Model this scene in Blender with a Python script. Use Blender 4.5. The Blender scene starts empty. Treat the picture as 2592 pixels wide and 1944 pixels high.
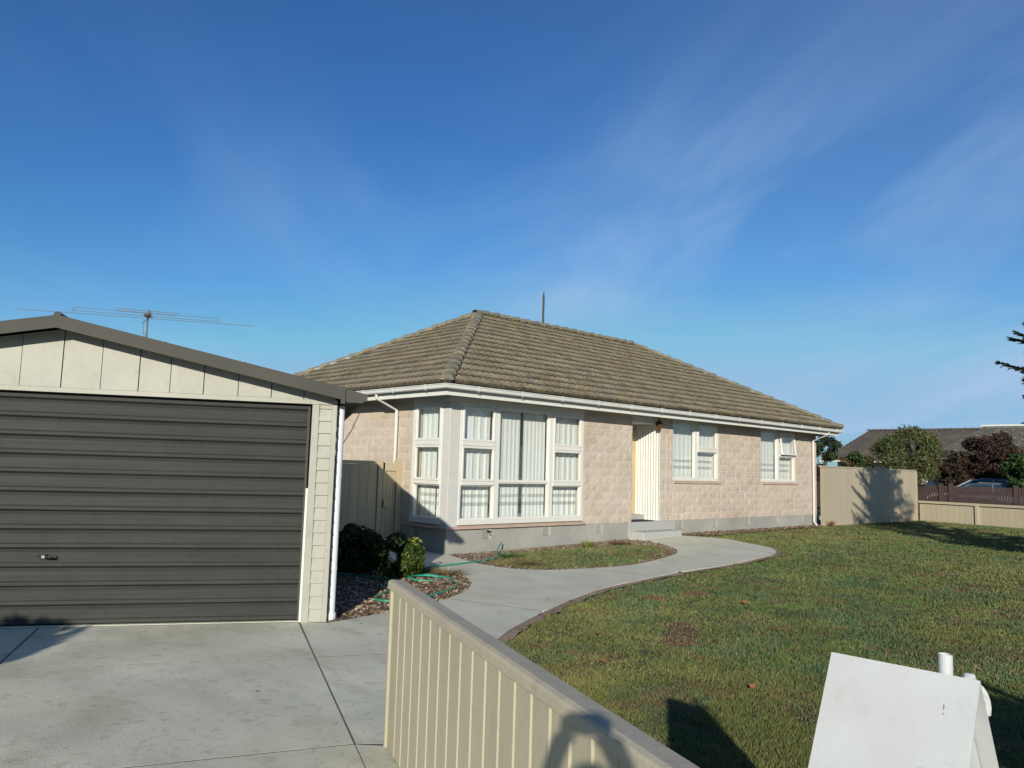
import bpy, bmesh, math, random
import numpy as np
from mathutils import Vector, Matrix
from mathutils.geometry import delaunay_2d_cdt
random.seed(7); rng = np.random.default_rng(11)
S = bpy.context.scene
COL = S.collection
R_ = math.radians
# ------------------------------------------------------------------ camera
cam_d = bpy.data.cameras.new('camera'); cam = bpy.data.objects.new('camera', cam_d); COL.objects.link(cam)
right = Vector((0.73015, -0.68269, 0.02867)); up = Vector((-0.09229, -0.05695, 0.99410)); back = Vector((-0.67703, -0.72849, -0.10459))
M3 = Matrix((right, up, back)).transposed()
cam.matrix_world = Matrix.Translation((0, 0, 1.6)) @ M3.to_4x4()
cam_d.sensor_width = 36; cam_d.lens = 36 * 1995.4 / 2592
cam_d.clip_start = 0.05; cam_d.clip_end = 3000
S.camera = cam
# ------------------------------------------------------------------ sky, sun, exposure
SUN_EL = R_(16.8); LX, LY = 0.749, 0.662          # horizontal direction the light travels
w = bpy.data.worlds.new('World'); S.world = w; w.use_nodes = True
nt = w.node_tree; nt.nodes.clear()
def N(t, loc=None, **kw):
    n = nt.nodes.new(t)
    for k, v in kw.items(): setattr(n, k, v)
    return n
out = N('ShaderNodeOutputWorld'); bg = N('ShaderNodeBackground'); sky = N('ShaderNodeTexSky')
sky.sky_type = 'NISHITA'; sky.sun_disc = False; sky.sun_elevation = SUN_EL
sky.sun_rotation = math.atan2(-LX, -LY); sky.altitude = 0
sky.air_density = 1.0; sky.dust_density = 0.6; sky.ozone_density = 2.6
tc = N('ShaderNodeTexCoord')
# thin cirrus: noise over the direction projected on a high plane
sep = N('ShaderNodeSeparateXYZ'); nt.links.new(tc.outputs['Generated'], sep.inputs[0])
zc = N('ShaderNodeMath', operation='MAXIMUM'); nt.links.new(sep.outputs['Z'], zc.inputs[0]); zc.inputs[1].default_value = 0.02
za = N('ShaderNodeMath', operation='ADD'); nt.links.new(zc.outputs[0], za.inputs[0]); za.inputs[1].default_value = 0.08
vd = N('ShaderNodeVectorMath', operation='DIVIDE'); nt.links.new(tc.outputs['Generated'], vd.inputs[0])
cb = N('ShaderNodeCombineXYZ'); [nt.links.new(za.outputs[0], cb.inputs[i]) for i in range(3)]
nt.links.new(cb.outputs[0], vd.inputs[1])
mr_ = N('ShaderNodeMapping'); mr_.inputs['Rotation'].default_value = (0, 0, R_(-52)); nt.links.new(vd.outputs[0], mr_.inputs[0])
mp = N('ShaderNodeMapping'); mp.inputs['Scale'].default_value = (0.34, 0.95, 0.0); mp.inputs['Location'].default_value = (0.4, 0.25, 0)
nt.links.new(mr_.outputs[0], mp.inputs[0])
n1 = N('ShaderNodeTexNoise'); n1.inputs['Scale'].default_value = 0.9; n1.inputs['Detail'].default_value = 7; n1.inputs['Roughness'].default_value = 0.56; n1.inputs['Distortion'].default_value = 0.7
nt.links.new(mp.outputs[0], n1.inputs['Vector'])
r1 = N('ShaderNodeValToRGB'); r1.color_ramp.elements[0].position = 0.40; r1.color_ramp.elements[1].position = 0.70
r1.color_ramp.elements[0].color = (0, 0, 0, 1); r1.color_ramp.elements[1].color = (1, 1, 1, 1)
nt.links.new(n1.outputs['Fac'], r1.inputs[0])
n2 = N('ShaderNodeTexNoise'); n2.inputs['Scale'].default_value = 0.42; n2.inputs['Detail'].default_value = 2
mp2 = N('ShaderNodeMapping'); mp2.inputs['Location'].default_value = (3.1, 1.7, 0); nt.links.new(vd.outputs[0], mp2.inputs[0]); nt.links.new(mp2.outputs[0], n2.inputs['Vector'])
# the cirrus bank stands to the east: more of it towards +X
dx = N('ShaderNodeVectorMath', operation='DOT_PRODUCT'); nt.links.new(tc.outputs['Generated'], dx.inputs[0]); dx.inputs[1].default_value = (0.86, -0.35, -0.25)
rm = N('ShaderNodeMapRange'); rm.inputs['From Min'].default_value = 0.12; rm.inputs['From Max'].default_value = 0.75; rm.inputs['To Min'].default_value = 0.25; rm.inputs['To Max'].default_value = 1.0
nt.links.new(dx.outputs['Value'], rm.inputs['Value'])
mu = N('ShaderNodeMath', operation='MULTIPLY'); nt.links.new(r1.outputs[0], mu.inputs[0]); nt.links.new(rm.outputs[0], mu.inputs[1])
mr2 = N('ShaderNodeMapRange'); mr2.inputs['From Min'].default_value = 0.35; mr2.inputs['From Max'].default_value = 0.65; mr2.inputs['To Min'].default_value = 0.25; mr2.inputs['To Max'].default_value = 1.0
nt.links.new(n2.outputs['Fac'], mr2.inputs['Value'])
mu2 = N('ShaderNodeMath', operation='MULTIPLY'); nt.links.new(mu.outputs[0], mu2.inputs[0]); nt.links.new(mr2.outputs[0], mu2.inputs[1])
fe_ = N('ShaderNodeMapRange', interpolation_type='SMOOTHSTEP'); fe_.inputs['From Min'].default_value = 0.20; fe_.inputs['From Max'].default_value = 0.62; fe_.inputs['To Min'].default_value = 1.35; fe_.inputs['To Max'].default_value = 0.28; nt.links.new(sep.outputs['Z'], fe_.inputs['Value'])
mu4 = N('ShaderNodeMath', operation='MULTIPLY'); nt.links.new(mu2.outputs[0], mu4.inputs[0]); nt.links.new(fe_.outputs[0], mu4.inputs[1]); mu2 = mu4
ad = N('ShaderNodeMath', operation='MULTIPLY_ADD'); nt.links.new(rm.outputs[0], ad.inputs[0]); ad.inputs[1].default_value = 0.17; nt.links.new(mu2.outputs[0], ad.inputs[2])
mu3 = N('ShaderNodeMath', operation='MULTIPLY'); nt.links.new(ad.outputs[0], mu3.inputs[0]); mu3.inputs[1].default_value = 1.0
# film response of the sky: per channel contrast curve
sc = N('ShaderNodeSeparateColor'); nt.links.new(sky.outputs[0], sc.inputs[0]); cc_ = N('ShaderNodeCombineColor')
for i_, (g_, k_) in enumerate(((1.8, 1.35), (1.42, 1.24), (1.15, 1.28))):
    a_ = N('ShaderNodeMath', operation='MULTIPLY'); a_.inputs[1].default_value = 0.1; nt.links.new(sc.outputs[i_], a_.inputs[0])
    p_ = N('ShaderNodeMath', operation='POWER'); p_.inputs[1].default_value = g_; nt.links.new(a_.outputs[0], p_.inputs[0])
    b_ = N('ShaderNodeMath', operation='MULTIPLY'); b_.inputs[1].default_value = 10 * k_ / 1.23; nt.links.new(p_.outputs[0], b_.inputs[0]); m_ = N('ShaderNodeMath', operation='MINIMUM'); m_.inputs[1].default_value = (2.2, 4.1, 5.9)[i_]; nt.links.new(b_.outputs[0], m_.inputs[0]); nt.links.new(m_.outputs[0], cc_.inputs[i_])
mx = N('ShaderNodeMix', data_type='RGBA'); nt.links.new(mu3.outputs[0], mx.inputs['Factor']); nt.links.new(cc_.outputs[0], mx.inputs['A']); mx.inputs['B'].default_value = (3.1, 4.5, 6.4, 1)
nt.links.new(mx.outputs['Result'], bg.inputs['Color']); bg.inputs['Strength'].default_value = 0.10
nt.links.new(bg.outputs[0], out.inputs['Surface'])
sd = bpy.data.lights.new('sun', 'SUN'); sd.energy = 4.4; sd.angle = R_(0.6); sd.color = (1.0, 0.93, 0.79)
sun = bpy.data.objects.new('sun', sd); COL.objects.link(sun)
ce = math.cos(SUN_EL); Ld = Vector((LX * ce, LY * ce, -math.sin(SUN_EL)))
sun.rotation_euler = Ld.to_track_quat('-Z', 'Y').to_euler(); sun.location = (-20, -18, 15)
S.view_settings.view_transform = 'Standard'; S.view_settings.look = 'None'
S.view_settings.exposure = 0.3; S.view_settings.gamma = 1.0; S.view_settings.use_curve_mapping = False
S.render.engine = 'CYCLES'
S.cycles.max_bounces = 8; S.cycles.transparent_max_bounces = 12

# ------------------------------------------------------------------ materials
def mat(name, c1, c2=None, scale=6.0, detail=6, rough=0.75, bump=0.0, bscale=None, stretch=(1, 1, 1), spec=0.35, contrast=(0.35, 0.65), tint=False, metallic=0.0, c3=None, s3=1.2, rnd=0.0):
    m = bpy.data.materials.new(name); m.use_nodes = True; t = m.node_tree; b = t.nodes['Principled BSDF']
    b.inputs['Roughness'].default_value = rough; b.inputs['Specular IOR Level'].default_value = spec; b.inputs['Metallic'].default_value = metallic
    g = t.nodes.new('ShaderNodeNewGeometry'); mpn = t.nodes.new('ShaderNodeMapping'); mpn.inputs['Scale'].default_value = stretch
    t.links.new(g.outputs['Position'], mpn.inputs[0])
    no = t.nodes.new('ShaderNodeTexNoise'); no.inputs['Scale'].default_value = scale; no.inputs['Detail'].default_value = detail; no.inputs['Roughness'].default_value = 0.6
    t.links.new(mpn.outputs[0], no.inputs['Vector'])
    mr = t.nodes.new('ShaderNodeMapRange'); mr.inputs['From Min'].default_value = contrast[0]; mr.inputs['From Max'].default_value = contrast[1]
    t.links.new(no.outputs['Fac'], mr.inputs['Value'])
    mi = t.nodes.new('ShaderNodeMix'); mi.data_type = 'RGBA'; c2 = c2 or tuple(v * 0.85 for v in c1)
    mi.inputs['A'].default_value = (*c1, 1); mi.inputs['B'].default_value = (*c2, 1); t.links.new(mr.outputs[0], mi.inputs['Factor'])
    last = mi.outputs['Result']
    if c3:
        n3 = t.nodes.new('ShaderNodeTexNoise'); n3.inputs['Scale'].default_value = s3; n3.inputs['Detail'].default_value = 4; t.links.new(g.outputs['Position'], n3.inputs['Vector'])
        m3 = t.nodes.new('ShaderNodeMapRange'); m3.inputs['From Min'].default_value = 0.45; m3.inputs['From Max'].default_value = 0.7; t.links.new(n3.outputs['Fac'], m3.inputs['Value'])
        x3 = t.nodes.new('ShaderNodeMix'); x3.data_type = 'RGBA'; t.links.new(m3.outputs[0], x3.inputs['Factor']); t.links.new(last, x3.inputs['A']); x3.inputs['B'].default_value = (*c3, 1); last = x3.outputs['Result']
    if tint:
        at = t.nodes.new('ShaderNodeAttribute'); at.attribute_name = 'tint'
        x4 = t.nodes.new('ShaderNodeMix'); x4.data_type = 'RGBA'; x4.blend_type = 'MULTIPLY'; x4.inputs['Factor'].default_value = 1
        t.links.new(last, x4.inputs['A']); t.links.new(at.outputs['Color'], x4.inputs['B']); last = x4.outputs['Result']
    if rnd:
        oi = t.nodes.new('ShaderNodeObjectInfo'); rr = t.nodes.new('ShaderNodeMapRange'); rr.inputs['To Min'].default_value = 1 - rnd; rr.inputs['To Max'].default_value = 1 + rnd * .6
        t.links.new(oi.outputs['Random'], rr.inputs['Value'])
        hv = t.nodes.new('ShaderNodeHueSaturation'); t.links.new(rr.outputs[0], hv.inputs['Value']); t.links.new(last, hv.inputs['Color']); last = hv.outputs['Color']
    t.links.new(last, b.inputs['Base Color'])
    if bump:
        nb = t.nodes.new('ShaderNodeTexNoise'); nb.inputs['Scale'].default_value = bscale or scale * 4; nb.inputs['Detail'].default_value = 5; t.links.new(mpn.outputs[0], nb.inputs['Vector'])
        bn = t.nodes.new('ShaderNodeBump'); bn.inputs['Strength'].default_value = bump; bn.inputs['Distance'].default_value = 0.01
        t.links.new(nb.outputs['Fac'], bn.inputs['Height']); t.links.new(bn.outputs[0], b.inputs['Normal'])
    return m
WHITE = mat('white_paint', (0.66, 0.655, 0.61), (0.61, 0.605, 0.56), scale=3, rough=0.5, bump=0.05, bscale=30)
CREAM = mat('cream_weatherboard_paint', (0.375, 0.375, 0.32), (0.345, 0.345, 0.295), scale=2.5, rough=0.55, bump=0.08, bscale=40)
GUTW = mat('white_gutter_paint', (0.60, 0.60, 0.565), (0.54, 0.54, 0.51), scale=2, rough=0.35, stretch=(1, 1, 3))
PLAST = mat('white_pvc', (0.62, 0.63, 0.66), (0.56, 0.57, 0.60), scale=3, rough=0.4)
COLUMN = mat('white_stucco_column', (0.52, 0.52, 0.495), (0.49, 0.49, 0.47), scale=8, rough=0.8, bump=0.25, bscale=120)
PLINTH = mat('grey_painted_plinth', (0.325, 0.325, 0.30), (0.29, 0.29, 0.27), scale=1.6, rough=0.85, bump=0.3, bscale=60, c3=(0.375, 0.365, 0.325), s3=0.9)
PALEPATCH = mat('pale_patch_paint', (0.47, 0.46, 0.42), scale=4, rough=0.85)
MORTAR = mat('pink_washed_mortar', (0.60, 0.55, 0.455), (0.55, 0.51, 0.43), scale=3, rough=0.9, bump=0.4, bscale=50)
WMORTAR = mat('fresh_white_mortar', (0.66, 0.62, 0.54), scale=12, rough=0.9)
BRICK = mat('pink_rockface_block', (0.535, 0.452, 0.365), (0.490, 0.418, 0.345), scale=6, rough=0.9, bump=0.9, bscale=34, tint=True, c3=(0.515, 0.435, 0.365), s3=0.8)
SILLM = mat('terracotta_sill', (0.47, 0.345, 0.26), (0.42, 0.32, 0.255), scale=5, rough=0.8, bump=0.2, rnd=0.08)
TILE = mat('weathered_roof_tile', (0.27, 0.228, 0.145), (0.135, 0.125, 0.09), scale=7.5, detail=10, rough=0.95, bump=0.6, bscale=26, tint=True, c3=(0.215, 0.19, 0.14), s3=1.1, spec=0.12)
CAPM = mat('weathered_ridge_cap', (0.155, 0.152, 0.125), (0.25, 0.21, 0.14), scale=6, detail=8, rough=0.95, bump=0.5, bscale=25, rnd=0.15, spec=0.15, contrast=(0.45, 0.62))
CEMENT = mat('cement_bedding', (0.42, 0.40, 0.34), scale=5, rough=0.95, bump=0.4)
SOFFIT = mat('soffit_paint', (0.55, 0.54, 0.50), scale=2, rough=0.7)
DARKROOM = mat('dark_interior', (0.05, 0.05, 0.05), rough=0.9)
DOORM = mat('charcoal_ribbed_steel', (0.041, 0.044, 0.040), (0.031, 0.033, 0.030), scale=3.2, rough=0.62, stretch=(0.25, 0.25, 14), spec=0.15, bump=0.12, bscale=9)
METALD = mat('dark_grey_steel_trim', (0.075, 0.073, 0.062), (0.062, 0.061, 0.053), scale=2, rough=0.65, spec=0.12)
BLACKM = mat('black_metal', (0.02, 0.018, 0.016), rough=0.4)
AMBER = mat('amber_lantern_glass', (0.10, 0.055, 0.025), rough=0.2)
TAN = mat('tan_door_paint', (0.56, 0.43, 0.25), scale=2, rough=0.6)
FENCE = mat('taupe_fence_paint', (0.43, 0.395, 0.285), (0.395, 0.365, 0.265), scale=2.5, rough=0.62, bump=0.12, bscale=35, stretch=(1, 1, 0.25), rnd=0.03)
FCAP = mat('weathered_fence_cap', (0.46, 0.415, 0.305), (0.41, 0.375, 0.29), scale=7, rough=0.7, bump=0.2, bscale=40)
FGROOVE = mat('cream_groove_paint', (0.58, 0.52, 0.38), rough=0.6)
GATEM = mat('beige_gate_paint', (0.43, 0.362, 0.245), (0.395, 0.336, 0.23), scale=2, rough=0.7, bump=0.1, stretch=(1, 1, 0.2), rnd=0.03)
FENCER = mat('beige_far_fence_paint', (0.40, 0.35, 0.25), (0.365, 0.32, 0.235), scale=1.5, rough=0.75, stretch=(1, 1, 0.3), rnd=0.03)
CONC = mat('pale_concrete', (0.66, 0.655, 0.52), (0.54, 0.54, 0.44), scale=1.3, detail=12, rough=0.9, bump=0.25, bscale=70, c3=(0.55, 0.53, 0.43), s3=0.8, contrast=(0.38, 0.64))
CONCP = mat('pale_path_concrete', (0.65, 0.645, 0.505), (0.565, 0.56, 0.45), scale=1.3, detail=9, rough=0.9, bump=0.25, bscale=70, c3=(0.58, 0.565, 0.48), s3=0.7)
STEPM = mat('grey_step_paint', (0.38, 0.385, 0.37), (0.35, 0.355, 0.34), scale=3, rough=0.8, bump=0.1)
JOINT = mat('dark_joint', (0.12, 0.11, 0.095), scale=9, rough=0.95)
SOIL = mat('dry_soil', (0.34, 0.265, 0.19), (0.20, 0.15, 0.105), scale=9, detail=9, rough=0.98, bump=0.9, bscale=40, c3=(0.38, 0.30, 0.22), s3=1.5, spec=0.1)
TURF = mat('turf_base', (0.085, 0.090, 0.042), (0.11, 0.085, 0.052), scale=3.2, detail=9, rough=0.98, bump=1.0, bscale=60, c3=(0.095, 0.105, 0.045), s3=0.8, spec=0.1)
GROUND = mat('verge_ground', (0.09, 0.10, 0.045), (0.12, 0.10, 0.06), scale=0.8, rough=0.98, bump=0.3, spec=0.1)
ASPH = mat('asphalt', (0.05, 0.05, 0.052), (0.065, 0.064, 0.062), scale=20, rough=0.92)
HOSE = mat('green_hose_rubber', (0.02, 0.30, 0.19), (0.02, 0.24, 0.16), scale=10, rough=0.4)
BARK = mat('bark', (0.10, 0.075, 0.05), (0.06, 0.045, 0.03), scale=9, rough=0.95, bump=0.6)
ALU = mat('aged_aluminium', (0.28, 0.27, 0.25), rough=0.5, metallic=0.6)
BOX = mat('chalky_white_enamel', (0.53, 0.555, 0.56), (0.50, 0.52, 0.525), scale=5, rough=0.55, bump=0.06, bscale=50, c3=(0.48, 0.49, 0.49), s3=4)
RUST = mat('rust_spot', (0.28, 0.20, 0.15), scale=40, rough=0.9)

def weather(m, amt=.16):
    t = m.node_tree; b = t.nodes['Principled BSDF']; src = b.inputs['Base Color'].links[0].from_socket; g = t.nodes.new('ShaderNodeNewGeometry'); last = src
    for sc_, det, lo, hi, a, st, col in ((0.55, 3, .42, .62, amt, (1, 1, 1), (.70, .66, .58)), (2.6, 14, .48, .66, amt * 1.3, (1, .5, 1), (.62, .60, .54)), (14, 8, .56, .66, amt * 1.2, (1, 1, 1), (.55, .53, .48)), (90, 3, .60, .70, amt * 1.6, (1, 1, 1), (.5, .48, .44))):
        mp4 = t.nodes.new('ShaderNodeMapping'); mp4.inputs['Scale'].default_value = st; mp4.inputs['Rotation'].default_value = (0, 0, .5); t.links.new(g.outputs['Position'], mp4.inputs[0])
        n = t.nodes.new('ShaderNodeTexNoise'); n.inputs['Scale'].default_value = sc_; n.inputs['Detail'].default_value = det; n.inputs['Distortion'].default_value = .6; t.links.new(mp4.outputs[0], n.inputs['Vector'])
        mr = t.nodes.new('ShaderNodeMapRange'); mr.inputs['From Min'].default_value = lo; mr.inputs['From Max'].default_value = hi; mr.inputs['To Max'].default_value = min(a * 2.2, 1); t.links.new(n.outputs['Fac'], mr.inputs['Value'])
        x = t.nodes.new('ShaderNodeMix'); x.data_type = 'RGBA'; x.blend_type = 'MULTIPLY'; t.links.new(mr.outputs[0], x.inputs['Factor']); t.links.new(last, x.inputs['A']); x.inputs['B'].default_value = (*col, 1); last = x.outputs['Result']
    t.links.new(last, b.inputs['Base Color'])
weather(CONC, .13); weather(CONCP, .09); weather(PLINTH, .07); weather(DOORM, .08); weather(FENCE, .05); weather(FCAP, .05); weather(BOX, .03); weather(CREAM, .06); weather(BRICK, .10)
def leafmat(name):
    m = bpy.data.materials.new(name); m.use_nodes = True; t = m.node_tree; b = t.nodes['Principled BSDF']
    a = t.nodes.new('ShaderNodeAttribute'); a.attribute_name = 'tint'; t.links.new(a.outputs['Color'], b.inputs['Base Color'])
    b.inputs['Roughness'].default_value = 0.65; b.inputs['Specular IOR Level'].default_value = 0.25
    tr = t.nodes.new('ShaderNodeBsdfTranslucent'); t.links.new(a.outputs['Color'], tr.inputs['Color'])
    ms = t.nodes.new('ShaderNodeMixShader'); ms.inputs[0].default_value = 0.22
    t.links.new(b.outputs[0], ms.inputs[1]); t.links.new(tr.outputs[0], ms.inputs[2]); t.links.new(ms.outputs[0], t.nodes['Material Output'].inputs['Surface'])
    return m
LEAF = leafmat('foliage'); GRASS = leafmat('grass_blades'); CHIP = leafmat('bark_chips')
def glassmat():
    m = bpy.data.materials.new('window_glass'); m.use_nodes = True; t = m.node_tree; t.nodes.clear()
    o = t.nodes.new('ShaderNodeOutputMaterial'); tr = t.nodes.new('ShaderNodeBsdfTransparent'); tr.inputs[0].default_value = (0.975, 0.985, 0.98, 1)
    gl = t.nodes.new('ShaderNodeBsdfGlossy'); gl.inputs['Roughness'].default_value = 0.02; lw = t.nodes.new('ShaderNodeLayerWeight'); lw.inputs[0].default_value = .5; pw = t.nodes.new('ShaderNodeMath'); pw.operation = 'POWER'; pw.inputs[1].default_value = 4; t.links.new(lw.outputs['Facing'], pw.inputs[0]); fr = t.nodes.new('ShaderNodeMath'); fr.operation = 'MULTIPLY_ADD'; fr.inputs[1].default_value = .8; fr.inputs[2].default_value = .05; t.links.new(pw.outputs[0], fr.inputs[0])
    ms = t.nodes.new('ShaderNodeMixShader'); t.links.new(fr.outputs[0], ms.inputs[0]); t.links.new(tr.outputs[0], ms.inputs[1]); t.links.new(gl.outputs[0], ms.inputs[2]); t.links.new(ms.outputs[0], o.inputs['Surface'])
    return m
GLASS = glassmat()
def curtainmat():
    # net curtain: woven white cloth with two open-work bands above the hem (object z = height above hem)
    m = bpy.data.materials.new('net_curtain'); m.use_nodes = True; t = m.node_tree; b = t.nodes['Principled BSDF']; b.inputs['Roughness'].default_value = 0.9
    b.inputs['Base Color'].default_value = (0.88, 0.90, 0.88, 1)
    o = t.nodes['Material Output']; tc2 = t.nodes.new('ShaderNodeTexCoord'); sp = t.nodes.new('ShaderNodeSeparateXYZ'); t.links.new(tc2.outputs['Object'], sp.inputs[0])
    rp = t.nodes.new('ShaderNodeValToRGB'); rp.color_ramp.interpolation = 'LINEAR'
    cr = rp.color_ramp; cr.elements[0].position = 0; cr.elements[0].color = (0.06,) * 3 + (1,); cr.elements[1].position = 1.0; cr.elements[1].color = (0.10,) * 3 + (1,)
    for p, v in ((0.095, 0.03), (0.102, 0.42), (0.122, 0.42), (0.129, 0.03), (0.155, 0.03), (0.162, 0.42), (0.180, 0.42), (0.187, 0.03), (0.205, 0.03), (0.22, 0.10)):
        e = cr.elements.new(p); e.color = (v, v, v, 1)
    mm = t.nodes.new('ShaderNodeMath'); mm.operation = 'MULTIPLY'; mm.inputs[1].default_value = 0.385; t.links.new(sp.outputs['Z'], mm.inputs[0]); t.links.new(mm.outputs[0], rp.inputs[0])
    tp = t.nodes.new('ShaderNodeBsdfTransparent'); trl = t.nodes.new('ShaderNodeBsdfTranslucent'); trl.inputs[0].default_value = (0.8, 0.82, 0.8, 1)
    m1 = t.nodes.new('ShaderNodeMixShader'); m1.inputs[0].default_value = 0.18; t.links.new(b.outputs[0], m1.inputs[1]); t.links.new(trl.outputs[0], m1.inputs[2])
    m2 = t.nodes.new('ShaderNodeMixShader'); t.links.new(rp.outputs[0], m2.inputs[0]); t.links.new(m1.outputs[0], m2.inputs[1]); t.links.new(tp.outputs[0], m2.inputs[2])
    t.links.new(m2.outputs[0], o.inputs['Surface']); return m
CURT = curtainmat()

# ------------------------------------------------------------------ helpers
WOFF = {}
def link(o, parent=None):
    COL.objects.link(o)
    if parent is not None: o.parent = parent
    return o
def tag(o, label=None, cat=None, group=None, kind=None):
    if label: o['label'] = label
    if cat: o['category'] = cat
    if group: o['group'] = group
    if kind: o['kind'] = kind
    return o
def thing(name, label, cat, loc=(0, 0, 0), rotz=0, group=None):
    o = bpy.data.objects.new(name, None); o.empty_display_size = 0.1; COL.objects.link(o); o.location = loc; o.rotation_euler = (0, 0, rotz)
    o['_m'] = 0; del o['_m']
    WOFF[o.name] = Matrix.Translation(loc) @ Matrix.Rotation(rotz, 4, 'Z')
    return tag(o, label, cat, group)
class MB:
    def __init__(s): s.v = []; s.f = []; s.t = []; s.tc = (1, 1, 1)
    def add(s, vs, fs):
        n = len(s.v); s.v += [tuple(v) for v in vs]; s.f += [tuple(i + n for i in f) for f in fs]; s.t += [s.tc] * len(fs); return s
    def box(s, x0, x1, y0, y1, z0, z1):
        return s.add([(x0, y0, z0), (x1, y0, z0), (x1, y1, z0), (x0, y1, z0), (x0, y0, z1), (x1, y0, z1), (x1, y1, z1), (x0, y1, z1)],
                     [(3, 2, 1, 0), (4, 5, 6, 7), (0, 1, 5, 4), (1, 2, 6, 5), (2, 3, 7, 6), (3, 0, 4, 7)])
    def obox(s, M, x0, x1, y0, y1, z0, z1):
        n = len(s.v); s.box(x0, x1, y0, y1, z0, z1)
        for i in range(n, len(s.v)): s.v[i] = tuple(M @ Vector(s.v[i]))
        return s
    def prism(s, prof, axis0, axis1, ex, cap=True):
        # prof: list of (p,q); point = p*axis0+q*axis1 ; extruded from ex[0] to ex[1] (Vectors)
        A, B = Vector(axis0), Vector(axis1); n = len(prof)
        vs = [A * p + B * q + Vector(ex[0]) for p, q in prof] + [A * p + B * q + Vector(ex[1]) for p, q in prof]
        fs = [(i, (i + 1) % n, (i + 1) % n + n, i + n) for i in range(n)]
        if cap: fs += [tuple(range(n))[::-1], tuple(range(n, 2 * n))]
        return s.add(vs, fs)
    def tube(s, pts, r, seg=10, caps=True):
        pts = [Vector(p) for p in pts]; rr = r if isinstance(r, (list, tuple)) else [r] * len(pts); n0 = len(s.v); rings = []
        for i, p in enumerate(pts):
            d = (pts[min(i + 1, len(pts) - 1)] - pts[max(i - 1, 0)]).normalized()
            a = d.cross(Vector((0, 0, 1)));
            if a.length < 0.2: a = d.cross(Vector((1, 0, 0)))
            a.normalize(); b = d.cross(a)
            rings.append([p + (a * math.cos(t) + b * math.sin(t)) * rr[i] for t in [2 * math.pi * k / seg for k in range(seg)]])
        vs = [v for rg in rings for v in rg]
        fs = [(i * seg + k, i * seg + (k + 1) % seg, (i + 1) * seg + (k + 1) % seg, (i + 1) * seg + k) for i in range(len(pts) - 1) for k in range(seg)]
        if caps: fs += [tuple(range(seg))[::-1], tuple(range((len(pts) - 1) * seg, len(pts) * seg))]
        return s.add(vs, fs)
    def mesh(s, name, m, world_inv=None, smooth=False, bevel=0):
        me = bpy.data.meshes.new(name)
        vs = s.v if world_inv is None else [tuple(world_inv @ Vector(v)) for v in s.v]
        me.from_pydata(vs, [], s.f); me.materials.append(m)
        ca = me.color_attributes.new('tint', 'FLOAT_COLOR', 'CORNER')
        if any(t != (1, 1, 1) for t in s.t):
            arr = np.empty((len(me.loops), 4), np.float32); arr[:, 3] = 1; k = 0
            for p, t in zip(me.polygons, s.t): arr[p.loop_start:p.loop_start + p.loop_total, :3] = t
            ca.data.foreach_set('color', arr.ravel())
        else: ca.data.foreach_set('color', np.ones(len(me.loops) * 4, np.float32))
        b = bmesh.new(); b.from_mesh(me); bmesh.ops.recalc_face_normals(b, faces=b.faces)
        if bevel: bmesh.ops.bevel(b, geom=[e for e in b.edges if e.is_manifold and e.calc_face_angle(0) > 0.6], offset=bevel, segments=1, affect='EDGES', clamp_overlap=True)
        b.to_mesh(me); b.free()
        if smooth:
            me.shade_smooth()
        return me
    def build(s, name, m, parent=None, world=False, smooth=False, bevel=0, kind=None, label=None, cat=None, group=None):
        inv = None
        if parent is not None:
            p = parent
            while p.parent: p = p.parent
            if world: inv = WOFF[p.name].inverted()
        o = bpy.data.objects.new(name, s.mesh(name, m, inv, smooth, bevel)); link(o, parent)
        if parent is None: WOFF[o.name] = Matrix.Identity(4)
        return tag(o, label, cat, group, kind)
def npmesh(name, verts, faces, m, tint=None, smooth=False):
    """verts (n,3), faces (k,3|4) numpy; tint per face (k,3)"""
    me = bpy.data.meshes.new(name); k, q = faces.shape
    me.vertices.add(len(verts)); me.vertices.foreach_set('co', verts.astype(np.float32).ravel())
    me.loops.add(k * q); me.loops.foreach_set('vertex_index', faces.astype(np.int32).ravel())
    me.polygons.add(k); me.polygons.foreach_set('loop_start', np.arange(0, k * q, q, dtype=np.int32))
    try: me.polygons.foreach_set('loop_total', np.full(k, q, dtype=np.int32))
    except Exception: pass
    me.update(calc_edges=True)
    ca = me.color_attributes.new('tint', 'FLOAT_COLOR', 'CORNER'); a = np.ones((k * q, 4), np.float32)
    if tint is not None: a[:, :3] = np.repeat(tint, q, axis=0)
    ca.data.foreach_set('color', a.ravel()); me.materials.append(m)
    if smooth: me.shade_smooth()
    return me
def hgt(x, y=0.0):
    t = min(max((x - 10.0) / 6.5, 0), 1); return 0.10 * t * t * (3 - 2 * t)
def G(x, y):
    """ground point given where its sight line meets z=0: pull it up to the sloping ground"""
    s = 1.0
    for _ in range(6): s = (1.6 - hgt(x * s)) / 1.6
    return (x * s, y * s)
def inpoly(px, py, poly):
    P = np.asarray(poly); r = np.zeros(len(px), bool); n = len(P)
    for i in range(n):
        x0, y0 = P[i]; x1, y1 = P[(i + 1) % n]
        c = ((y0 > py) != (y1 > py)); xi = (x1 - x0) * (py - y0) / ((y1 - y0) if y1 != y0 else 1e-9) + x0
        r ^= c & (px < xi)
    return r
def polydist(px, py, line):
    d = np.full(len(px), 1e9)
    for (x0, y0), (x1, y1) in zip(line[:-1], line[1:]):
        L2 = (x1 - x0) ** 2 + (y1 - y0) ** 2 + 1e-12; t = np.clip(((px - x0) * (x1 - x0) + (py - y0) * (y1 - y0)) / L2, 0, 1)
        d = np.minimum(d, np.hypot(px - x0 - t * (x1 - x0), py - y0 - t * (y1 - y0)))
    return d
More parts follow.
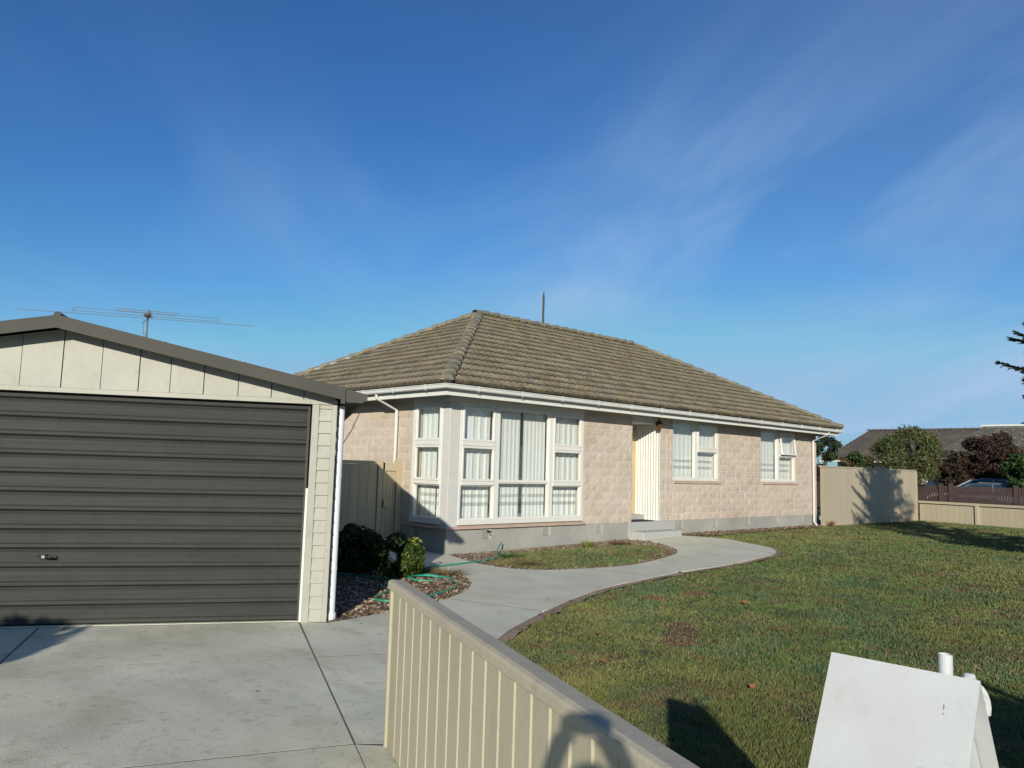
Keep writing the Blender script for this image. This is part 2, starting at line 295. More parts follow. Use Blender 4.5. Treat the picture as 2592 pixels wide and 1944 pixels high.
def smooth_line(pts, n=5):
    P = [Vector((*p, 0)) for p in pts]; out = []
    for i in range(len(P) - 1):
        p0, p1, p2, p3 = P[max(i - 1, 0)], P[i], P[i + 1], P[min(i + 2, len(P) - 1)]
        for k in range(n):
            t = k / n; q = 0.5 * ((2 * p1) + (p2 - p0) * t + (2 * p0 - 5 * p1 + 4 * p2 - p3) * t * t + (3 * p1 - p0 - 3 * p2 + p3) * t ** 3)
            out.append((q.x, q.y))
    return out + [tuple(pts[-1])]
def sheet(name, poly, dz, m, step=0.6, parent=None, kind=None, label=None, thick=0.0, jit=0.0, cat=None, hf=hgt):
    poly = [tuple(p) for p in poly]; P = np.array(poly); x0, y0 = P.min(0); x1, y1 = P.max(0)
    gx, gy = np.meshgrid(np.arange(x0 + step / 2, x1, step), np.arange(y0 + step / 2, y1, step)); gx = gx.ravel(); gy = gy.ravel()
    ok = inpoly(gx, gy, poly) & (polydist(gx, gy, poly + [poly[0]]) > step * .35)
    pts = [Vector(p) for p in poly] + [Vector((a, b)) for a, b in zip(gx[ok], gy[ok])]
    n = len(poly); r = delaunay_2d_cdt(pts, [(i, (i + 1) % n) for i in range(n)], [], 1, 1e-5)
    V = [(v.x, v.y, hf(v.x, v.y) + dz + (random.uniform(-jit, jit) if i >= n else 0)) for i, v in enumerate(r[0])]; F = [tuple(f) for f in r[2]]
    mb = MB(); mb.add(V, F)
    if thick:
        k = len(V); ring = [(p[0], p[1], hf(p[0], p[1]) + dz) for p in poly]; low = [(a, b, c - thick) for a, b, c in ring]
        mb.add(ring + low, [(i, (i + 1) % n, (i + 1) % n + n, i + n) for i in range(n)])
    me = bpy.data.meshes.new(name); me.from_pydata(mb.v, [], mb.f); me.materials.append(m)
    b = bmesh.new(); b.from_mesh(me); bmesh.ops.remove_doubles(b, verts=b.verts, dist=1e-5)
    for f in b.faces:
        if abs(f.normal.z) > 0.5 and f.normal.z < 0: f.normal_flip()
    b.to_mesh(me); b.free()
    o = bpy.data.objects.new(name, me); link(o, parent)
    if parent is None: WOFF[o.name] = Matrix.Identity(4)
    return tag(o, label, cat, None, kind)
def vnoise(x, y, sc, seed=0):
    """cheap value noise in numpy, 0..1"""
    r = np.random.default_rng(seed); T = r.random((64, 64)); x = x * sc; y = y * sc
    xi = np.floor(x).astype(int); yi = np.floor(y).astype(int); fx = x - xi; fy = y - yi; fx = fx * fx * (3 - 2 * fx); fy = fy * fy * (3 - 2 * fy)
    a = T[xi % 64, yi % 64]; b = T[(xi + 1) % 64, yi % 64]; c = T[xi % 64, (yi + 1) % 64]; d = T[(xi + 1) % 64, (yi + 1) % 64]
    return (a * (1 - fx) + b * fx) * (1 - fy) + (c * (1 - fx) + d * fx) * fy

# ================================================================== THE GROUND
FO = Vector((2.676, 3.813)); FT = Vector((-0.379, -0.925)).normalized(); FN = Vector((FT.y, -FT.x))   # fence line, FN points to the driveway side
if FN.x > 0: FN = -FN
GA = R_(-28); GP = Vector((4.15, 7.06, 0)); GU = Vector((math.cos(GA), math.sin(GA), 0)); GV = Vector((-math.sin(GA), math.cos(GA), 0))
far = lambda x, y: hgt(x) - 0.0
b = MB(); b.add([(-900, -900, -0.06), (900, -900, -0.06), (900, 900, -0.06), (-900, 900, -0.06)], [(0, 1, 2, 3)])
b.build('ground', GROUND, kind='structure')
sheet('road', [(31.6, -60), (37.2, -60), (37.2, 80), (31.6, 80)], -0.04, ASPH, step=6, kind='structure', hf=lambda x, y: 0)
sheet('pavement', [(30.6, -60), (31.6, -60), (31.6, 80), (30.6, 80)], 0.02, CONC, step=6, kind='structure', hf=lambda x, y: 0, thick=.1)

El = smooth_line([(2.05, 2.3), (2.74, 3.95), (3.5, 4.6), (4.3, 5.06), (4.96, 5.46), (5.52, 5.81), (6.48, 6.28), (7.94, 6.89), (9.34, 7.21), (10.65, 7.40)] + [G(*p) for p in [(12.39, 7.57), (13.67, 7.81), (14.59, 8.02), (15.26, 8.3), (15.95, 8.86), (16.36, 9.56), (16.9, 10.5)]] + [(15.78, 10.55), (15.62, 11.14)], 4)
Ei = smooth_line([(8.9, 11.10), (8.74, 10.65), (8.55, 10.0), (8.5, 9.45), (8.62, 9.0), (9.01, 8.66), (9.76, 8.46), (10.73, 8.40)] + [G(*p) for p in [(11.96, 8.74), (12.8, 9.05), (13.4, 9.42), (13.9, 9.93), (14.3, 10.5), (14.66, 11.2)]] + [(13.98, 11.14)], 4)
Eb = smooth_line([(4.17, 7.04), (4.33, 7.03), (4.62, 7.09), (5.02, 7.14), (5.4, 7.22), (5.81, 7.39), (6.25, 7.61), (6.62, 7.87), (6.97, 8.2), (7.22, 8.54), (7.42, 8.95), (7.43, 9.43), (7.32, 9.9), (7.2, 10.4), (7.13, 11.0), (7.1, 12.55)], 4)
# soil bed beside the garage, island bed, lawn
# driveway slabs: a structure with each slab a piece
drive = thing('driveway', None, None, (0, 0, 0)); tag(drive, kind='structure')
d1 = Vector((-0.392, -0.920)); A1 = Vector((3.86, 7.04)); A0 = Vector((1.93, 8.30)); dc = Vector((0.893, -0.45))
c1p = Vector((1.37, 6.85)); c2p = Vector((1.76, 4.238)); dc2 = Vector((0.933, -0.36))
def inter(p, d, q, e):
    det = d.x * (-e.y) + e.x * d.y; r = q - p; t = (r.x * (-e.y) + e.x * r.y) / det; return p + d * t
gl = Vector((GP.x, GP.y)); gd = Vector((GU.x, GU.y))
def slab(poly, m=CONC, name='slab'):
    c = sum((Vector(p) for p in poly), Vector((0, 0))) / len(poly); q = []
    for p in poly:
        v = c - Vector(p); q.append(tuple(Vector(p) + v.normalized() * 0.010))
    return sheet(name, q, 0.03, m, step=0.8, parent=drive, thick=0.07, hf=lambda x, y: 0)
r0 = [inter(A, d1, gl, gd) for A in (A0, A1)]; r1_ = [inter(A, d1, c1p, dc) for A in (A0, A1)]; r2 = [inter(A, d1, c2p, dc2) for A in (A0, A1)]
r3 = [inter(A, d1, c2p + d1 * 3.2, dc2) for A in (A0, A1)]; r4 = [p + d1 * 3.2 for p in r3]
rows = [r0, r1_, r2, r3, r4]
for a, b_ in zip(rows[:-1], rows[1:]): slab([a[0], a[1], b_[1], b_[0]])
lf = [r0[0] - gd * 3.2, r1_[0] - dc * 3.2, r2[0] - dc2 * 3.2, r3[0] - dc2 * 3.2, r4[0] - dc2 * 3.2]
for i in range(4): slab([lf[i], rows[i][0], rows[i + 1][0], lf[i + 1]])
# strips right of the joint, up to the fence / path
c1e = Vector((3.95, 5.585)); fe = FO + FN * 0.06
def fp(d, o=0.0): q = FO + FT * d + FN * o; return Vector((q.x, q.y))
cE = (4.60, 5.24); slab([r1_[1], cE] + [p for p in El[::-1] if 2.74 < p[0] < 4.5] + [(2.70, 3.80), r2[1]])
slab([r2[1], (2.69, 3.78), fp(3.4, -.02), r3[1]])
slab([r3[1], fp(3.42, -.02), fp(6.6, -.02), r4[1]])
E1 = [p for p in Eb if p[0] < 5.1]
slab([tuple(r0[1]), (4.12, 6.99)] + E1[2:] + [(4.96, 6.3), cE, tuple(r1_[1])])
b = MB(); b.add([(*p, 0.0291) for p in (lf[0] + GV.xy * .3, r0[1] + GV.xy * .2 + Vector((.6, -.3)), Vector((3.9, 5.6)), fp(-.3, .0), fp(7, .0), lf[4])], [(0, 1, 2, 3, 4, 5)]); b.build('expansion_joint', JOINT, drive)
# garden path: three poured bays
path = thing('garden_path', None, None); tag(path, kind='structure')
k1 = [p for p in Eb if p[0] >= 5.02]; iE = [p for p in El if p[0] > 3.3]
def cutpath(poly): return sheet('slab', poly, 0.03, CONCP, step=0.45, parent=path, thick=0.08)
El2 = [p for p in El if 3.4 < p[0] < 6.30]; Eb2 = [p for p in Eb if 5.0 < p[0] < 6.1 and p[1] < 7.6]
cutpath([(4.62, 5.26)] + [p for p in El2 if p[0] > 4.7] + [(6.36, 6.24), (5.99, 7.475)] + [p for p in Eb2[::-1] if p[0] < 5.8 and p[0] > 5.03] + [(5.0, 6.32)])
Ebr = [p for p in Eb if p[0] > 6.03]; El3 = [p for p in El if 6.46 < p[0] < 10.56]; Ei1 = [p for p in Ei if p[0] < 10.56]
cutpath([(6.385, 6.25)] + El3 + [(10.62, 7.44), (10.6, 8.385)] + Ei1[::-1] + [(8.85, 12.5)] + Ebr[::-1] + [(6.012, 7.49)])
El4 = [p for p in El if p[0] > 10.68]; Ei2 = [p for p in Ei if p[0] > 10.65]
il = El.index(El4[0]); ii = Ei.index(Ei2[0])
cutpath([(10.64, 7.44)] + El[il:] + Ei[ii:][::-1] + [(10.62, 8.385)])

for (xa, ya, xb, yb_) in ((6.37, 6.26, 6.0, 7.48), (10.63, 7.38, 10.61, 8.42), (4.62, 5.22, 5.0, 7.10)):
    dx_, dy_ = xb - xa, yb_ - ya; l_ = math.hypot(dx_, dy_); nx_, ny_ = -dy_ / l_ * .04, dx_ / l_ * .04
    b = MB(); b.add([(xa + nx_, ya + ny_, 0.0291 + hgt(xa)), (xb + nx_, yb_ + ny_, 0.0291 + hgt(xb)), (xb - nx_, yb_ - ny_, 0.0291 + hgt(xb)), (xa - nx_, ya - ny_, 0.0291 + hgt(xa))], [(0, 1, 2, 3)]); b.build('joint_filler', JOINT, path)
lawn_poly = El + [(22.85, 11.13), (30.3, 10.95), (29.87, 8.95), (29.55, 7.5), (28.0, 0.0), (26, -8), (10, -8), (-1.5, -6.6), tuple(fp(6.2, -.02)), tuple(fp(1.5, -.02))]
sheet('lawn', lawn_poly, 0.0, TURF, step=0.5, kind='structure', jit=0.012)
# a dirt margin where the turf has shrunk from the concrete
mp_ = [p for p in El if p[0] > 4.2]
def offs(line, d):
    o = []
    for i, p in enumerate(line):
        a = Vector(line[max(i - 1, 0)]); c = Vector(line[min(i + 1, len(line) - 1)]); t = (c - a).normalized() if (c - a).length else Vector((1, 0)); n = Vector((t.y, -t.x)); q = Vector(p) + n * (d * (0.7 + 0.6 * math.sin(i * 1.7) ** 2)); o.append((q.x, q.y))
    return o
oo = offs(mp_[:-5], 0.12)
sheet('soil_border', mp_[:-5] + oo[::-1], 0.022, SOIL, step=0.4, kind='structure', jit=0.01)
sheet('house_border_soil', [(15.60, 11.14), (15.72, 10.62), (16.6, 10.52), (18, 10.62), (20, 10.7), (22.7, 10.8), (22.9, 11.14)], 0.03, SOIL, step=0.3, kind='structure', jit=0.02)
isl = Ei[:-1] + [(13.95, 11.14)]
sheet('island_bed', isl, 0.018, SOIL, step=0.25, kind='structure', jit=0.015)
bed = [(4.16, 7.03)] + Eb + [(6.95, 12.5)]
sheet('mulch_bed', bed, 0.018, SOIL, step=0.2, kind='structure', jit=0.02)

# ---- grass
def grass(name, poly, n, keep, hmin, hmax, edge=None, margin=0.1, seed=1, wk=0.00075, label=None, dry=0.0, dz=0.0):
    r = np.random.default_rng(seed); P = np.array(poly); x0, y0 = P.min(0); x1, y1 = P.max(0)
    # sample in camera-polar space so that density falls with distance
    az = r.uniform(R_(-8), R_(70), n * 3); dist = np.exp(r.uniform(np.log(keep[0]), np.log(keep[1]), n * 3))
    x = dist * np.cos(az); y = dist * np.sin(az); ok = inpoly(x, y, poly)
    if edge is not None: ok &= polydist(x, y, edge) > margin * (0.35 + 1.3 * vnoise(x, y, 4.3, 5))
    x = x[ok][:n]; y = y[ok][:n]; dist = dist[ok][:n]; n = len(x)
    # bare / dry areas
    big = vnoise(x, y, 0.45, 2) * 0.55 + vnoise(x, y, 1.3, 3) * 0.3 + vnoise(x, y, 4.0, 4) * 0.15
    fine = vnoise(x, y, 7, 9)
    worn = polydist(x, y, [(6.35, 4.42), (7.1, 4.95)]) < 0.17 + 0.1 * (fine - .5)
    cl = (np.hypot(x - 8.25, y - 6.12) < 0.16) | (np.hypot(x - 8.98, y - 6.06) < 0.17)
    bare = (vnoise(x, y, 2.1, 12) * .6 + fine * .4) > 0.74
    keepm = ~((worn | bare) & (r.random(n) < 0.55)); x, y, dist, big, fine, worn, cl, bare = [a[keepm] for a in (x, y, dist, big, fine, worn, cl, bare)]; n = len(x)
    h = r.uniform(hmin, hmax, n) * (0.55 + 0.9 * vnoise(x, y, 11, 55)); h[cl] *= 1.8; wd = np.maximum(0.0035, dist * wk) * r.uniform(0.7, 1.4, n)
    a = r.uniform(0, 2 * np.pi, n); lean = r.uniform(0.15, 1.1, n) * h; la = r.uniform(0, 2 * np.pi, n)
    z = np.array([hgt(v) for v in x]) + dz
    V = np.empty((n, 3, 3)); V[:, 0] = np.stack([x - np.cos(a) * wd, y - np.sin(a) * wd, z], 1); V[:, 1] = np.stack([x + np.cos(a) * wd, y + np.sin(a) * wd, z], 1)
    V[:, 2] = np.stack([x + np.cos(la) * lean, y + np.sin(la) * lean, z + h], 1)
    g1 = np.array([0.108, 0.162, 0.052]); g2 = np.array([0.180, 0.192, 0.058]); dr = np.array([0.235, 0.20, 0.085]); br = np.array([0.19, 0.12, 0.075])
    t = np.clip((big - 0.3) / 0.4, 0, 1)[:, None]; c = g1 * (1 - t) + g2 * t
    q = r.random(n); dryp = 0.11 + dry + 0.42 * np.clip((vnoise(x, y, 0.9, 21) - .45) * 2, 0, 1) * vnoise(x, y, 5, 22)
    blu = vnoise(x, y, 1.7, 31)[:, None]; c = c * (1 - .35 * (blu > .6)) + np.array([.03, .075, .045]) * (blu > .6) * .6; c = np.where((q < dryp)[:, None], dr, c); rb = (vnoise(x, y, 2.3, 41) * .6 + vnoise(x, y, 8, 42) * .4 > .66) & (r.random(n) < .35); c = np.where(rb[:, None], br, c); c = np.where(((q > 0.975) | cl | (worn & (q > .3)))[:, None], br, c)
    c = c * r.uniform(0.82, 1.18, n)[:, None] * (0.82 + .36 * vnoise(x, y, 2.7, 77)[:, None])
    F = np.arange(n * 3).reshape(n, 3)
    me = npmesh(name, V.reshape(-1, 3), F, GRASS, c); o = bpy.data.objects.new(name, me); link(o)
    return tag(o, label, 'grass', kind='stuff')
grass('lawn_grass', lawn_poly, 560000, (3.4, 34), 0.014, 0.034, edge=El, margin=0.10, seed=3, label='patchy mown green and brown lawn between the path and the fences')
grass('island_grass', isl, 60000, (11.5, 18), 0.02, 0.055, edge=Ei, margin=0.10, seed=5, wk=0.0006, label='weedy grass island in front of the corner window', dry=0.1, dz=0.015) if False else None
gi = [(9.5, 10.45), (8.80, 9.9), (8.64, 9.35), (8.85, 8.90), (9.5, 8.58), (10.7, 8.46)] + [G(*p) for p in [(11.9, 8.88), (12.8, 9.2), (13.3, 9.6), (13.6, 10.1)]] + [(12.9, 10.4), (11.5, 10.62), (10.4, 10.68)]
grass('island_grass', gi, 80000, (11.5, 18), 0.025, 0.065, edge=gi + [gi[0]], margin=0.03, seed=5, wk=0.0008, label='weedy grass island in front of the corner window', dry=0.12, dz=0.015)
# chips and litter
def chips(name, poly, n, seed, label, dz, smin=.012, smax=.035, hh=0.02, cols=((.38, .28, .19), (.20, .13, .08), (.50, .42, .32), (.13, .085, .055))):
    r = np.random.default_rng(seed); P = np.array(poly); x0, y0 = P.min(0); x1, y1 = P.max(0)
    x = r.uniform(x0, x1, n * 3); y = r.uniform(y0, y1, n * 3); ok = inpoly(x, y, poly); x = x[ok][:n]; y = y[ok][:n]; n = len(x)
    z = np.array([hgt(v) for v in x]) + dz + r.uniform(0, hh, n); a = r.uniform(0, np.pi * 2, n); L = r.uniform(smin, smax, n); W = L * r.uniform(.25, .6, n)
    tx = r.uniform(-.6, .6, n) * L; ty = r.uniform(-.6, .6, n) * W
    ux, uy = np.cos(a), np.sin(a); V = np.empty((n, 4, 3))
    for k, (s, t) in enumerate(((-1, -1), (1, -1), (1, 1), (-1, 1))):
        V[:, k] = np.stack([x + ux * L * s - uy * W * t, y + uy * L * s + ux * W * t, z + tx * s + ty * t], 1)
    C = np.array(cols)[r.integers(0, len(cols), n)] * r.uniform(.7, 1.3, n)[:, None]
    o = bpy.data.objects.new(name, npmesh(name, V.reshape(-1, 3), np.arange(n * 4).reshape(n, 4), CHIP, C)); link(o); return tag(o, label, 'mulch', kind='stuff')
chips('bark_mulch', bed, 16000, 31, 'bark chips and dry litter covering the bed beside the garage', 0.02)
chips('bed_litter', isl, 6000, 32, 'dry crumbs and clippings on the soil of the grass island', 0.02, .008, .025)
chips('border_litter', [(15.62, 11.12), (15.75, 10.64), (18, 10.66), (22.7, 10.84), (22.9, 11.12)], 3500, 33, 'dry litter on the soil strip along the house wall', 0.035, .01, .03)
chips('edge_litter', mp_[:-5] + oo[::-1], 5000, 34, 'brown crumbs of dry turf along the path edge', 0.015, .005, .016, .018, ((.17, .09, .05), (.24, .15, .09), (.10, .06, .04), (.30, .21, .13)))
# fallen leaves on lawn: countable
lfm = MB(); lfm.add([(-.035, -.01, .0), (0, -.028, .006), (.04, 0, .012), (0, .028, .004)], [(0, 1, 2, 3)]); 
LEAFO = mat('dead_leaf', (0.36, 0.15, 0.05), (0.25, 0.12, 0.05), scale=12, rough=0.8); lme = lfm.mesh('fallen_leaf', LEAFO)
LEAFL = ['orange brown dead leaf on the lawn near the tip of the letterbox shadow', 'orange dead leaf on the lawn midway between low fence and garden path', 'orange dead leaf on the lawn just behind the white letterbox tube', 'dead leaf on the lawn closest to the low foreground fence cap', 'dead leaf on the open lawn behind the letterbox', 'dead leaf on the middle of the lawn beyond the brown clumps', 'dead leaf on the lawn beside the worn dry patch', 'rust orange leaf at the right edge of the lawn by the tree shade']
for i, (x, y) in enumerate([(5.43, 3.15), (5.10, 4.3), (6.0, 3.3), (4.55, 3.2), (7.6, 4.1), (8.8, 5.2), (5.9, 5.05), (17.1, 4.4)]):
    o = bpy.data.objects.new('fallen_leaf', lme); link(o); o.location = (x, y, hgt(x) + .045); o.rotation_euler = (0.2, -.1, i * 1.3); o.scale = (1 + .25 * (i % 3),) * 3
    tag(o, LEAFL[i], 'leaf', 'fallen leaves scattered on the lawn')

# ================================================================== THE HOUSE
X0, Y0 = 8.87, 11.146; XE, YB = 22.92, 19.05
house = thing('brick_house', 'single storey pink block house with brown tiled hip roof', 'house', (X0, Y0, 0))
WOFF[house.name] = Matrix.Translation((X0, Y0, 0))
def wp(wall, a, d, z): return (a, Y0 - d, z) if wall == 'F' else (X0 - d, a, z)
def wbox(mb, wall, a0, a1, d0, d1, z0, z1):
    if wall == 'F': return mb.box(a0, a1, Y0 - d1, Y0 - d0, z0, z1)
    return mb.box(X0 - d1, X0 - d0, a0, a1, z0, z1)
ZP = 0.455; ZS = 2.845     # top of plinth, soffit
mb = MB(); mb.box(X0 + .004, 14.02, Y0 + .004, YB, -.3, ZP); mb.box(14.02, 15.75, Y0 + .75, YB, -.3, ZP); mb.box(15.75, XE - .004, Y0 + .004, YB, -.3, ZP); mb.build('plinth', PLINTH, house, world=True)
# wall cores with openings
def core(wall, a0, a1, z0, z1, mb): wbox(mb, wall, a0, a1, -0.20, 0.0015, z0, z1)
mb = MB()
core('F', 12.46, 14.10, ZP, ZS, mb); core('F', 15.10, 15.64, ZP, ZS, mb); core('F', 15.64, 17.58, ZP, 1.37, mb); core('F', 17.58, 19.69, ZP, ZS, mb); core('F', 19.69, 21.60, ZP, 1.37, mb); core('F', 21.60, XE - .003, ZP, ZS, mb)
core('S', 12.25, YB, ZP, ZS, mb)
mb.box(XE - .2, XE - .003, Y0 + .2, YB, ZP, ZS); mb.box(X0 + .2, XE - .2, YB - .2, YB - .01, ZP, ZS)
mb.build('wall', MORTAR, house, world=True)
mb = MB(); mb.box(X0 + .25, XE - .25, Y0 + .9, YB - .25, ZP + .001, ZP + .02); mb.box(X0 + .26, 13.9, Y0 + 1.15, Y0 + 1.2, ZP + .02, ZS - .01); mb.box(15.3, XE - .25, Y0 + 1.15, Y0 + 1.2, ZP + .02, ZS - .01); mb.build('interior', mat('interior_wall', (0.60, 0.64, 0.68)), house, world=True)
# ---- rock-face blocks
BW, BH = 0.44, 0.168
def block_variant(seed, wdt):
    r = random.Random(seed); nx, nz = 4, 2; m = MB(); tn = r.uniform(.95, 1.04); m.tc = (tn, tn * r.uniform(.98, 1.02), tn * r.uniform(.97, 1.03)); hw, hh = wdt / 2 - .0055, BH / 2 - .0065
    vs = []
    for j in range(nz + 1):
        for i in range(nx + 1):
            ed = i in (0, nx) or j in (0, nz)
            x = -hw + 2 * hw * i / nx + (0 if i in (0, nx) else r.uniform(-.02, .02)); z = -hh + 2 * hh * j / nz + (0 if j in (0, nz) else r.uniform(-.02, .03))
            y = -(0.004 if ed else r.uniform(.008, .014));
            if j == 0 and 0 < i < nx: y = -r.uniform(.005, .012)
            vs.append((x, y, z))
    fs = [(j * (nx + 1) + i, j * (nx + 1) + i + 1, (j + 1) * (nx + 1) + i + 1, (j + 1) * (nx + 1) + i) for j in range(nz) for i in range(nx)]
    n = len(vs); vs += [(-hw, .05, -hh), (hw, .05, -hh), (hw, .05, hh), (-hw, .05, hh)]
    a, b_, c, d = 0, nx, (nz + 1) * (nx + 1) - 1, nz * (nx + 1)
    fs += [tuple(range(0, nx + 1))[::-1] + (n, n + 1), tuple(range(d, c + 1)) + (n + 2, n + 3), tuple(range(0, d + 1, nx + 1)) + (n + 3, n), tuple(range(nx, c + 1, nx + 1))[::-1] + (n + 1, n + 2)]
    m.add(vs, fs); return m
NVB = 12
blk = [block_variant(100 + i, BW) for i in range(NVB)]; hblk = [block_variant(200 + i, BW / 2) for i in range(6)]
blk_me = [m.mesh('block', BRICK) for m in blk]; hblk_me = [m.mesh('half_block', BRICK) for m in hblk]
items = []   # (wall, a centre, z centre, width)
def lay(wall, a0, a1, z0, z1, row0, phase):
    nrow = int(round((z1 - z0) / BH)) + 1
    for k in range(nrow):
        zb = z0 + k * BH; zt = min(zb + BH, z1)
        if zt - zb < .05: continue
        s = phase + (BW / 2 if (k + row0) % 2 else 0); i0 = math.floor((a0 - s) / BW); a = s + i0 * BW
        while a < a1 - .02:
            l, r = max(a, a0), min(a + BW, a1)
            if r - l > .05: items.append((wall, (l + r) / 2, (zb + zt) / 2, r - l, zt - zb))
            a += BW
ZR = [ZP + BH * k for k in range(20)]
lay('F', 12.46, 14.10, ZP, ZS, 0, 12.46)
lay('F', 15.11, 15.64, ZP, ZS, 0, 15.11 - .22 + .22); lay('F', 15.64, 17.70, ZP, ZR[5], 0, 15.11); lay('F', 17.60, 19.69, ZR[5], ZS, 1, 15.11); lay('F', 17.70, XE, ZP, ZR[5], 0, 15.11)
lay('F', 21.62, XE, ZR[5], ZS, 1, 15.11)
lay('S', 12.27, YB, ZP, ZS, 1, 12.27)
def dist_item(it):
    p = wp(it[0], it[1], 0, it[2]); return math.hypot(p[0], p[1])
items.sort(key=dist_item)
vis = [it for it in items if not (it[0] == 'S' and (it[2] < 1.55 and it[1] > 12.75)) and not (it[0] == 'S' and it[1] > 16.5)]
rest = [it for it in items if it not in vis] + vis[300:]; vis = vis[:300]
def bl_xform(it):
    wall, a, z, wd, h = it; p = wp(wall, a, 0, z); rot = 0 if wall == 'F' else R_(-90); base = BW / 2 if wd < BW * .6 else BW
    return p, rot, (wd / base, 1, h / BH), wd < BW * .6
for i, it in enumerate(vis):
    p, rot, sc, half = bl_xform(it); o = bpy.data.objects.new('brick', (hblk_me if half else blk_me)[random.randrange(6 if half else NVB)]); link(o, house)
    o.location = (p[0] - X0, p[1] - Y0, p[2]); o.rotation_euler = (0, 0, rot); o.scale = sc
mb = MB()
for it in rest:
    p, rot, sc, half = bl_xform(it); src = random.choice(hblk if half else blk); mb.tc = src.tc; ca, sa = math.cos(rot), math.sin(rot)
    mb.add([(p[0] + ca * x * sc[0] - sa * y, p[1] + sa * x * sc[0] + ca * y, p[2] + z * sc[2]) for x, y, z in src.v], src.f)
mb.build('far_bricks', BRICK, house, world=True, kind='stuff')
# white repaired mortar: proud strips following the joints
mb = MB()
def ms(a0, z0, a1, z1, t=.006):
    if abs(a1 - a0) > abs(z1 - z0): wbox(mb, 'F', a0, a1, -.012, .0125, z0 - t, z0 + t)
    else: wbox(mb, 'F', a0 - t, a0 + t, -.0115, .012, min(z0, z1), max(z0, z1))
def stair(a, k, n, dirn):      # crack that steps along the joints
    for i in range(n):
        ms(a, ZR[k], a, ZR[k + 1]);
        if i < n - 1: ms(a, ZR[k + 1], a + dirn * BW / 2, ZR[k + 1]); a += dirn * BW / 2; k += 1
stair(15.11 + BW * 2 + 0, 0, 1, 1); stair(15.11 + BW * 2.5, 0, 5, 1) if False else None
a = 16.21
for k in range(0, 5):
    ms(a, ZR[k], a, ZR[k + 1])
    ms(a + .01, ZR[k + 1], a + .21, ZR[k + 1]) if k < 4 else None
    a += .22
ms(15.77, ZR[0], 15.77, ZR[1]); ms(15.33, ZR[4], 15.33, ZR[5]); ms(15.13, ZR[4], 15.62, ZR[4])
for k in range(5, 14): ms(15.13, ZR[k], 15.60, ZR[k])
for k in (6, 8, 10, 11, 13): ms(15.40, ZR[k], 15.40, min(ZR[k + 1], ZS)) if ZR[k] < 2.7 else None
ms(17.72, ZR[6], 19.67, ZR[6]); ms(17.72, ZR[7], 19.67, ZR[7], .006); ms(17.95, ZR[6], 17.95, ZR[7]); ms(18.41, ZR[6], 18.41, ZR[7]); ms(17.72, ZR[5], 17.95, ZR[5]); ms(17.95, ZR[5], 17.95, ZR[6])
a = 18.41
for k in (4, 3): ms(a + .01, ZR[k + 1], a + .21, ZR[k + 1]); ms(a + .22, ZR[k], a + .22, ZR[k + 1]); a += .22
ms(18.85, ZR[3], 19.07, ZR[3]); ms(19.07, ZR[2], 19.07, ZR[3]); ms(18.19, ZR[2], 18.19, ZR[3])
a = 21.05
for k in (4, 3, 2): ms(a + .01, ZR[k], a + .21, ZR[k]); ms(a, ZR[k] + .01, a, ZR[k + 1] - .01); a += .22
for k in (2, 4, 5, 7, 9, 11, 13): ms(21.66, ZR[k], 22.88, ZR[k], .006)
ms(15.15, 1.0, 15.15, 1.1) if False else None
mb.build('repaired_mortar', WMORTAR, house, world=True, kind='stuff')
# vents in the plinth
def vent(wall, a, z0=.27, z1=.43, parent=house, patch=True):
    f = MB(); n = 5; a0, a1 = a - .075, a + .075
    for i in range(n + 1): q = a0 + (a1 - a0) * i / n; wbox(f, wall, q - .006, q + .006, .0, .012, z0, z1)
    for i in range(5): q = z0 + (z1 - z0) * i / 4; wbox(f, wall, a0, a1, .001, .011, q - .006, q + .006)
    v = f.build('vent', PLINTH, parent, world=True)
    k = MB(); wbox(k, wall, a0, a1, .0005, .002, z0, z1); k.build('vent_shade_sheet', DARKROOM, v, world=True)  # dark sheet stands in for the shade inside the vent
    if patch: k = MB(); wbox(k, wall, a1 + .02, a1 + .085, -.003, .002, z0 - .01, z1 + .01) ; k.build('pale_patch', PALEPATCH, v, world=True)
for a in (9.78, 11.37, 12.97, 15.93, 17.40, 18.95, 20.48, 21.9): vent('F', a)
vent('S', 12.05); vent('S', 14.5)
